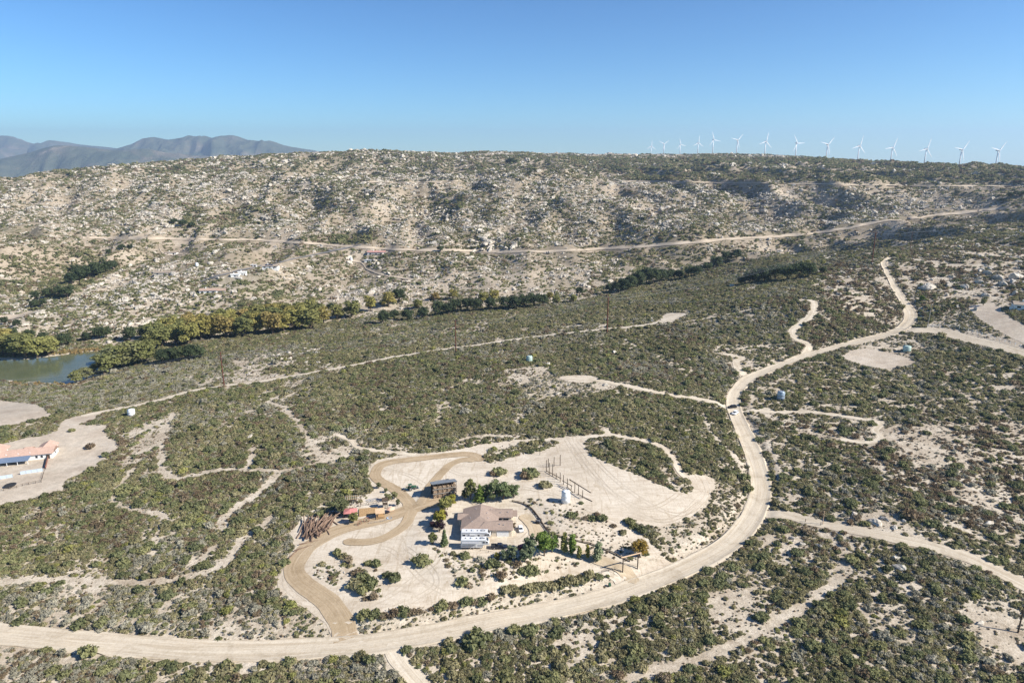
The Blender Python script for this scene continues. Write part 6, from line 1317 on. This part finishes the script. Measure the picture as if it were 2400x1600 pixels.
# ------------------------------------------------------------------ wind turbines
def turbine(px, hub_py, rpx, ang, label):
    dist = 43.5 * F_ / rpx * 0.985; dx, dy, dz = ray(px, hub_py); q = dist / math.hypot(dx, dy)
    x, y, zh = dx * q, dy * q, CAMZ + dz * q; zb = hz(x, y); H = zh - zb
    kn = px < 1780; t = empty('wind_turbine', (x, y, zb), 0.35, 'white wind turbine rising behind the oak dotted rocky knoll' if kn else 'white wind turbine rising behind the smooth dark ridge', 'wind turbine', 'turbines behind the knoll' if kn else 'turbines behind the ridge')
    MB().tube((0, 0, -6), (0, 0, H - 1.6), 2.6, 1.5, 14).build('tower', 'turbine_white', t, True)
    MB().box(-1.9, 1.9, -3.0, 8.5, H - 1.6, H + 2.2).build('nacelle', 'turbine_white', t, bev=.5)
    rt = MB().lathe([(2.0, 0), (2.0, 1.6), (1.2, 3.0), (.2, 3.6)], 12).build('hub', 'turbine_white', t, True); rt.rotation_euler = (math.radians(90), 0, 0); rt.location = (0, -3.0, H)
    for k in range(3):
        a = ang + k * 2 * math.pi / 3; d = Vector((math.sin(a), 0, math.cos(a))); s = Vector((math.cos(a), 0, -math.sin(a))); m = MB(); V = []
        for f, c, th in ((0, 1.3, 1.0), (.08, 1.4, .9), (.2, 2.5, .6), (.5, 1.8, .4), (.8, 1.1, .25), (1.0, .4, .1)):
            o_ = d * (1.0 + 42.5 * f); V += [o_ - s * c * .45 + Vector((0, -th, 0)), o_ + s * c * 1.0 + Vector((0, -th, 0)), o_ + s * c * 1.0 + Vector((0, th, 0)), o_ - s * c * .45 + Vector((0, th, 0))]
        F = []
        for i in range(5): F += [(i*4 + j, i*4 + (j + 1) % 4, i*4 + 4 + (j + 1) % 4, i*4 + 4 + j) for j in range(4)]
        F += [(3, 2, 1, 0), (20, 21, 22, 23)]
        b_ = m.add(V, F).build('blade', 'turbine_white', t); b_.location = (0, -4.4, H)
for px, hy, rp, an, lab in [(1496,336,13,0.05,'farthest small white wind turbine at the left end of the row'),(1525,331,14,.95,'second white wind turbine from the left end of the row'),(1563,332,14,-.3,'third white wind turbine from the left end of the row'),(1604,328,15,.05,'fourth white wind turbine, above the oak dotted rocky knoll'),(1639,321,17,-.35,'fifth white wind turbine, above the oak dotted rocky knoll'),(1694,322,17,.75,'sixth white wind turbine, above the oak dotted rocky knoll'),(1759,325,19,.2,'seventh white wind turbine, at the end of the rocky knoll'),(1830,329,19,-.55,'seventh white wind turbine counted from the right end'),(1901,332,20,.75,'sixth white wind turbine counted from the right end'),(1974,335,20.5,.25,'fifth white wind turbine counted from the right end'),(2050,339,21,.4,'fourth white wind turbine counted from the right end'),(2128,342,21.5,.3,'third white wind turbine counted from the right end'),(2209,344,22,.7,'second white wind turbine from the right end of the row'),(2293,346,22.5,.75,'nearest large white wind turbine at the right end of the row')]:
    turbine(px, hy, rp, an, lab)

# ------------------------------------------------------------------ terracotta roofed lodge at the left edge
lo = empty('lodge_house', (LODGE.x, LODGE.y, LODGE.z + .05), 0.0, 'long low white house with terracotta tile roof and blue patio cover', 'house')
c = pick1(121, 1052); lo.location = (c.x, c.y, LODGE.z + .05); lo.rotation_euler = (0, 0, 0.27)
MB().box(-34, 0, 0, 8.2, -.8, 2.9).build('wall', 'white_wall', lo)
rf = MB(); gable(rf, -34, 0, 0, 8.2, 2.9, 1.9, 'x', ov=.6); rf.build('roof', 'terracotta_tile', lo)
MB().box(-8.0, -1.5, 8.203, 12.5, -.8, 2.9).build('wall', 'white_wall', lo); rf = MB(); gable(rf, -8.2, -1.2, 4.0, 12.5, 2.92, 1.9, 'y', ov=.5); rf.build('roof', 'terracotta_tile', lo)
MB().box(-15.5, -11.0, 8.203, 10.6, -.8, 2.6).build('wall', 'white_wall', lo); rf = MB(); gable(rf, -15.5, -11.0, 6.5, 10.6, 2.62, 1.2, 'x', ov=.4, hip0=2); rf.build('roof', 'terracotta_tile', lo)
MB().box(-34, -24, 8.203, 14.5, -.8, 2.9).build('wall', 'white_wall', lo); rf = MB(); gable(rf, -34, -23, 5.0, 14.5, 2.94, 2.1, 'y', ov=.5); rf.build('roof', 'terracotta_tile', lo)
pc = MB(); pc.prism([(-5.2, 1.95), (-.605, 2.75), (-.605, 2.85), (-5.2, 2.05)], -22, -8.5, 'x'); pc.build('patio_cover', 'patio_panel', lo)
for x in (-21.8, -17.4, -13.0, -8.7): MB().box(x - .08, x + .08, -5.1, -4.9, -.5, 1.98).build('patio_post', 'white_paint', lo)
for x in (-20, -16, -12): MB().box(x - 1, x + 1, -.05, -.002, .1, 2.2).build('patio_door', 'dark_glass', lo)
for x in (-6.6, -4.4): window_at(lo, x, 0, .9, 1.0, 1.2)
MB().box(-2.6, -1.0, -.06, -.002, 0, 2.2).build('door', 'dark_wood', lo); window_at(lo, 0, 4, 1.0, 1.4, 1.1, 'y', 1)
MB().box(-24.0, -22.9, 2.6, 3.8, 3.2, 6.1).build('chimney', 'white_wall', lo)
for x in (-19.5, -14.5, -9.5): MB().tube((x, 1.0, 3.0), (x, 1.0, 3.8), .2, .2, 8).build('roof_vent', 'white_paint', lo)
post_line('rail_fence', [(-10,1131),(9,1127),(24,1123),(39,1120),(52,1116),(66,1113),(82,1110),(95,1108),(98,1098),(101,1088),(105,1078)], 1.2, .09, 'dark_wood', 'dark rail fence round the lodge back yard', 'fence', (.5, .95))
p0 = pick1(105, 1076); p1 = pick1(111, 1050); w_ = empty('garden_wall', tuple(p0), 0, 'red brown yard wall running from the lodge to its fence', 'wall'); dv = p1 - p0; an = math.atan2(dv.y, dv.x); m4 = Matrix.Rotation(an, 4, 'Z')
MB().box(0, dv.length, -.12, .12, -.4, 1.5, m4).build('wall_body', 'brick_red', w_); MB().box(0, dv.length, -.16, .16, 1.503, 1.6, m4).build('coping', 'dark_wood', w_)
def panel_fence(A, B, n, label):
    a = pick1(*A); b = pick1(*B); t = empty('glass_fence', tuple(a), math.atan2(b.y - a.y, b.x - a.x), label, 'fence'); L = (b - a).length
    for k in range(n):
        q = MB().box(L * k / n + .05, L * (k + 1) / n - .05, -.03, .03, .1, 1.7).build('panel', 'glass_panel', t); 
    for k in range(n + 1): MB().box(L * k / n - .045, L * k / n + .045, -.06, .06, -.4, 1.8).build('post', 'trailer_grey', t)
panel_fence((47,1090), (99,1082), 4, 'row of blue grey panels in the lodge yard ending at the corner'); panel_fence((-14,1103), (30,1096), 3, 'row of blue grey panels in the lodge yard facing the trampoline')
p = pick1(24, 1117); t = empty('trampoline', tuple(p), 0, 'round black trampoline in the lodge back yard', 'trampoline')
MB().lathe([(2.2, .82), (2.25, .86), (2.2, .9)], 28).build('mat', 'rubber', t); MB().lathe([(2.35, .80), (2.45, .86), (2.35, .92), (2.27, .86)], 28).build('frame_ring', 'trailer_black', t)
for k in range(6): a = k * 1.047; MB().tube((2.35 * math.cos(a), 2.35 * math.sin(a), -.2), (2.35 * math.cos(a), 2.35 * math.sin(a), .82), .04, .04, 6).build('leg', 'trailer_grey', t)

# ------------------------------------------------------------------ far houses
def far_house(px, py, L, D, rz, wall, roof, label, h=3.0, rise=1.6, wins=3):
    p = pick1(px, py); t = empty('far_house', (p.x, p.y, p.z), rz, label, 'house')
    MB().box(-L/2, L/2, 0, D, -3, h).build('wall', wall, t); rf = MB(); gable(rf, -L/2, L/2, 0, D, h, rise, 'x', ov=.6); rf.build('roof', roof, t)
    for k in range(wins): window_at(t, -L/2 + L * (k + .5) / wins, 0, .9, min(2.2, L/wins*.45), 1.3)
    MB().box(L*.25 - .6, L*.25 + .6, -.06, -.002, -.2, 2.1).build('door', 'dark_wood', t)
    MB().box(-L*.2, -L*.2 + 1.0, D*.4, D*.4 + 1.0, h + .6, h + rise + 1.2).build('chimney', wall, t)
    return t
far_house(392, 585, 16, 8, .1, 'white_wall', 'tan_tile', 'small white house at the end of a curved drive on the far slope', 3, 1.5, 2)
far_house(378, 632, 25, 9, .05, 'stucco', 'tan_tile', 'long cream house with tan roof below the far slope drive')
t = far_house(478, 674, 18, 9, .12, 'white_wall', 'pale_tile', 'white house with orange tile roof on the slope above the pond', 3.2, 1.9)
MB().box(9.0, 17.5, 1.0, 8, -3, 2.7).build('wall', 'white_wall', t); rf = MB(); gable(rf, 9.7, 17.5, 1.0, 8, 2.7, 1.5, 'x', ov=.5); rf.build('roof', 'pale_tile', t)
far_house(540, 637, 9, 5, .25, 'white_wall', 'white_wall', 'low white metal shed on the far slope beside its taller twin', 3.4, .5, 1)
far_house(557, 633, 9, 5, .25, 'white_wall', 'white_wall', 'taller white metal shed on the far slope beside its twin', 4.2, .5, 1)
t = far_house(620, 617, 18, 9, .1, 'white_wall', 'tan_tile', 'white far house with dark solar panels on its roof', 3, 1.7)
pn = MB()
for k in range(3): MB().prism([(1.0, 3.0 + .55), (4.0, 3.0 + 1.5), (4.0, 3.0 + 1.6), (1.0, 3.0 + .65)], -6 + k * 3.1, -3.2 + k * 3.1, 'x').build('solar_panel', 'solar', t)
far_house(582, 613, 8, 3, .1, 'trailer_white', 'trailer_white', 'white mobile home beside the solar roofed far house', 2.8, .3, 2)
t = far_house(864, 585, 24, 9, 0.0, 'white_wall', 'pink_tile', 'white house with pink tile roof just below the hill road', 3.3, 1.8)
MB().box(-7, 8, -3.2, -.7, 2.3, 2.45).build('porch_roof', 'trailer_black', t); MB().box(12.603, 18, 0, 7, -3, 3.0).build('wall', 'stucco', t); rf = MB(); gable(rf, 13.3, 18, 0, 7, 3.0, 1.4, 'x', ov=.5); rf.build('roof', 'tan_tile', t)
far_house(845, 602, 9, 5, .1, 'white_wall', 'trailer_grey', 'small grey roofed outbuilding below the pink roofed house', 2.6, .7, 1)
t = far_house(2362, 712, 16, 9, -.45, 'white_wall', 'tan_tile', 'house with white walls above the cleared building lot', 3.2, 1.6)
p = pick1(2330, 712); t = empty('garden_wall', tuple(p), -.4, 'white wall at the corner of the cleared lot house', 'wall'); MB().box(-3, 4, 0, .3, -.6, 2.2).build('wall_body', 'white_wall', t); MB().box(-3.05, 4.05, -.05, .35, 2.203, 2.3).build('coping', 'concrete', t)
dx, dy, dz = ray(1138, 347); p = pick1(1138, 349)
t = empty('hilltop_building', tuple(p), .05, 'long pale flat building on the skyline ridge', 'building')
MB().box(-26, 26, 0, 12, -4, 6).build('wall', 'white_wall', t); MB().box(-27, 27, -1, 13, 6.003, 6.8).build('roof', 'trailer_grey', t)
for k in range(6): window_at(t, -21 + 8.4 * k, 0, 2, 3.5, 2)
p = pick1(1121, 348); t = empty('stone_tower', tuple(p), 0, 'narrow round stone tower at the end of the skyline building', 'tower')
MB().lathe([(4.2, -3), (3.6, 9), (3.2, 14)], 16).build('shaft', 'stone', t); MB().lathe([(3.7, 14.003), (3.7, 15.5), (2.6, 15.6), (2.6, 18), (.3, 19)], 16).build('lantern', 'stone', t)

# ------------------------------------------------------------------ play yard
def at(px, py): return pick1(px, py)
p = at(806, 1186); t = empty('shade_canopy', (p.x, p.y, p.z), .1, 'salmon red shade canopy on posts in the play yard', 'canopy'); n = 8
cv = [(-2.6, -1.9, 2.3), (2.6, -1.7, 2.2), (2.4, 1.9, 2.6), (-2.4, 1.7, 2.7), (0, 0, 3.4), (0, -1.9, 2.35), (2.6, 0, 2.5), (0, 1.9, 2.75), (-2.6, 0, 2.6)]
fs = [(0,5,4,8),(5,1,6,4),(6,2,7,4),(8,4,7,3)]; MB().add(cv + [(a, b, c - .06) for a, b, c in cv], fs + [tuple(9 + i for i in reversed(f)) for f in fs]).build('cloth', 'red_cloth', t)
for a, b in ((-2.5,-1.8),(2.5,-1.6),(2.3,1.8),(-2.3,1.6)): MB().tube((a, b, -.3), (a, b, 2.5), .06, .06, 6).build('post', 'dark_wood', t)
p = at(874, 1192); t = empty('play_house', tuple(p), .25, 'small timber play house with pale slatted roof', 'play house')
for a in (-1.5, 1.5):
    for b in (0, 2.4): MB().box(a - .08, a + .08, b - .08, b + .08, -.3, 2.6).build('post', 'tan_wood', t)
for k in range(9): x = -1.8 + k * .4; MB().prism([(-.4, 2.62), (2.9, 3.3), (2.9, 3.36), (-.4, 2.68)], x, x + .37, 'x').build('roof_board', 'light_wood', t)
for k in range(8): MB().box(-1.45 + k * .4, -1.35 + k * .4, -.05, .05, 0, 1.1).build('picket', 'tan_wood', t)
MB().box(-1.6, 1.6, 0, 2.5, .35, .45).build('floor', 'tan_wood', t); MB().box(-1.5, 1.5, 2.4, 2.46, .45, 2.4).build('back_wall', 'tan_wood', t)
p = at(885, 1165); t = empty('swing_tower', tuple(p), .2, 'dark timber climbing tower behind the play house', 'climbing frame')
for a in (-.9, .9):
    for b in (-.9, .9): MB().box(a - .1, a + .1, b - .1, b + .1, -.3, 3.6).build('post', 'dark_wood', t)
MB().box(-1, 1, -1, 1, 1.7, 1.8).build('platform', 'dark_wood', t); rf = MB(); gable(rf, -1, 1, -1, 1, 3.6, .9, 'x', ov=.2); rf.build('roof', 'dark_wood', t)
for k in range(5): MB().box(-.6, .6, -1.15, -1.05, .25 + k * .32, .32 + k * .32).build('rung', 'dark_wood', t)
p = at(846, 1176); t = empty('sand_deck', tuple(p), .22, 'square of tan boards forming the play yard deck', 'deck')
for k in range(10): MB().box(-3.6 + k * .72, -2.9 + k * .72, -2.6, 3.2, -.2, .32).build('board', 'tan_wood', t)
def wagon_wheel(px, py, r, rz, label):
    p = at(px, py); t = empty('wagon_wheel', (p.x, p.y, p.z + r * .97), rz, label, 'wheel'); m = MB(); n = 20; V = []; F = []
    for k in range(n):
        a = 2 * math.pi * k / n
        for rr, yy in ((r, -.06), (r, .06), (r * .86, .06), (r * .86, -.06)): V.append((rr * math.cos(a), yy, rr * math.sin(a)))
    for k in range(n): F += [(k*4 + j, k*4 + (j + 1) % 4, ((k + 1) % n)*4 + (j + 1) % 4, ((k + 1) % n)*4 + j) for j in range(4)]
    m.add(V, F).build('wheel_rim', 'brick_red', t); MB().tube((0, -.12, 0), (0, .12, 0), r * .16, r * .16, 10).build('wheel_hub', 'dark_wood', t)
    for k in range(8): a = k * math.pi / 4; MB().tube((0, 0, 0), (r * .88 * math.cos(a), 0, r * .88 * math.sin(a)), .04, .04, 5).build('spoke', 'dark_wood', t)
wagon_wheel(842, 1199, 1.15, .15, 'large red brown wagon wheel standing at the play yard edge'); wagon_wheel(826, 1206, .95, .9, 'grey spoked wagon wheel leaning at the play yard corner')
post_line('rail_fence', [(828,1164),(842,1161),(860,1158),(880,1153),(900,1150)], 1.4, .09, 'dark_wood', 'dark rail fence along the back of the play yard', 'fence', (.5, .95), 3.0)
post_line('rail_fence', [(848,1203),(862,1201),(876,1199),(888,1196)], .9, .07, 'grey_wood', 'low grey rail fence along the drive side of the play yard', 'fence', (.5, .92), 2.2)
p = at(818, 1160); t = empty('pergola', tuple(p), .15, 'weathered timber pergola with cross beams beside the play yard', 'pergola')
for a in (-4, -2, 0, 2):
    for b in (0, 2.6): MB().tube((a, b, -.3), (a, b, 2.7), .1, .1, 6).build('post', 'dark_wood', t)
for b in (0, 2.6): MB().box(-4.3, 2.3, b - .1, b + .1, 2.7, 2.9).build('beam', 'tan_wood', t)
for k in range(9): MB().box(-4.2 + k * .78, -4.05 + k * .78, -.5, 3.1, 2.903, 3.05).build('slat', 'grey_wood', t)
p = at(858, 1150); t = empty('scrap_pile', tuple(p), 0, 'heap of pale grey scrap poles behind the play yard rail', 'scrap')
for k in range(26):
    a = rnd.uniform(-1.2, 1.2); q = (rnd.uniform(-2.6, 2.6), rnd.uniform(-1.6, 1.6), rnd.uniform(.05, .5)); d = Vector((math.cos(a), math.sin(a), rnd.uniform(-.08, .2))) * rnd.uniform(.8, 1.8)
    MB().tube(Vector(q) - d, Vector(q) + d, .06, .05, 5).build('scrap_pole', 'net_grey', t)
p = at(898, 1178); t = empty('picnic_umbrella', tuple(p), 0, 'peach coloured garden umbrella beside the play house', 'umbrella'); MB().tube((0, 0, -.2), (0, 0, 2.4), .05, .05, 6).build('pole', 'grey_wood', t); MB().lathe([(1.7, 1.95), (1.68, 2.0), (.9, 2.35), (.05, 2.6)], 8).build('canopy', 'peach_cloth', t)
p = at(894, 1190); t = empty('wading_pool', tuple(p), 0, 'small round blue paddling pool beside the play house', 'pool'); MB().lathe([(1.0, -.1), (1.05, .3), (.95, .32), (.9, .2)], 18).build('pool_wall', 'blue_plastic', t); MB().lathe([(.88, .15), (.86, .21)], 18).build('water', 'glass_panel', t)
# rockery edging and small yard things
for k in range(16):
    a = 718 + rnd.random() * 74; b_ = 1302 + rnd.random() * 36; p = at(a, b_); s = rnd.uniform(.25, .6); o = link(bpy.data.objects.new('garden_stone', ROCKM[rnd.randrange(6)])); o.location = p + Vector((0, 0, .1 * s)); o.scale = (s * 1.4, s, s); o.rotation_euler = (0, 0, rnd.random() * 6); tag(o, 'small pale stone in the rockery inside the drive bend', 'stone', 'rockery stones')
p = at(766, 1326); t = empty('planter_frame', tuple(p), .5, 'dark low planter frame in the rockery', 'planter')
for q in ((-1.6,1.6,-.9,-.7),(-1.6,1.6,.7,.9),(-1.6,-1.4,-.697,.697),(1.4,1.6,-.697,.697)): MB().box(*q, -.2, .4).build('board', 'dark_wood', t)
MB().box(-1.397, 1.397, -.697, .697, -.2, .25).build('soil', 'dark_wood', t)
post_line('rail_fence', [(1018,1030),(1030,1028),(1044,1028),(1052,1030)], 1.6, .1, 'grey_wood', 'grey timber corral panel at the north edge of the yard', 'fence', (.4, .9), 2.2)
# ------------------------------------------------------------------ air
hm = bpy.data.materials.new('haze'); hm.use_nodes = True; nt = hm.node_tree; nt.nodes.clear()
om = nt.nodes.new('ShaderNodeOutputMaterial'); pv = nt.nodes.new('ShaderNodeVolumePrincipled')
pv.inputs['Color'].default_value = (0.58, 0.76, 1.0, 1); pv.inputs['Density'].default_value = 5.5e-5; pv.inputs['Anisotropy'].default_value = 0.2
nt.links.new(pv.outputs[0], om.inputs['Volume']); MATS['haze'] = hm
hzo = MB().box(-17000, 17000, -600, 22500, -440, 980).build('haze', 'haze'); tag(hzo, 'thin pale blue air over the whole landscape', 'haze', None, 'stuff')
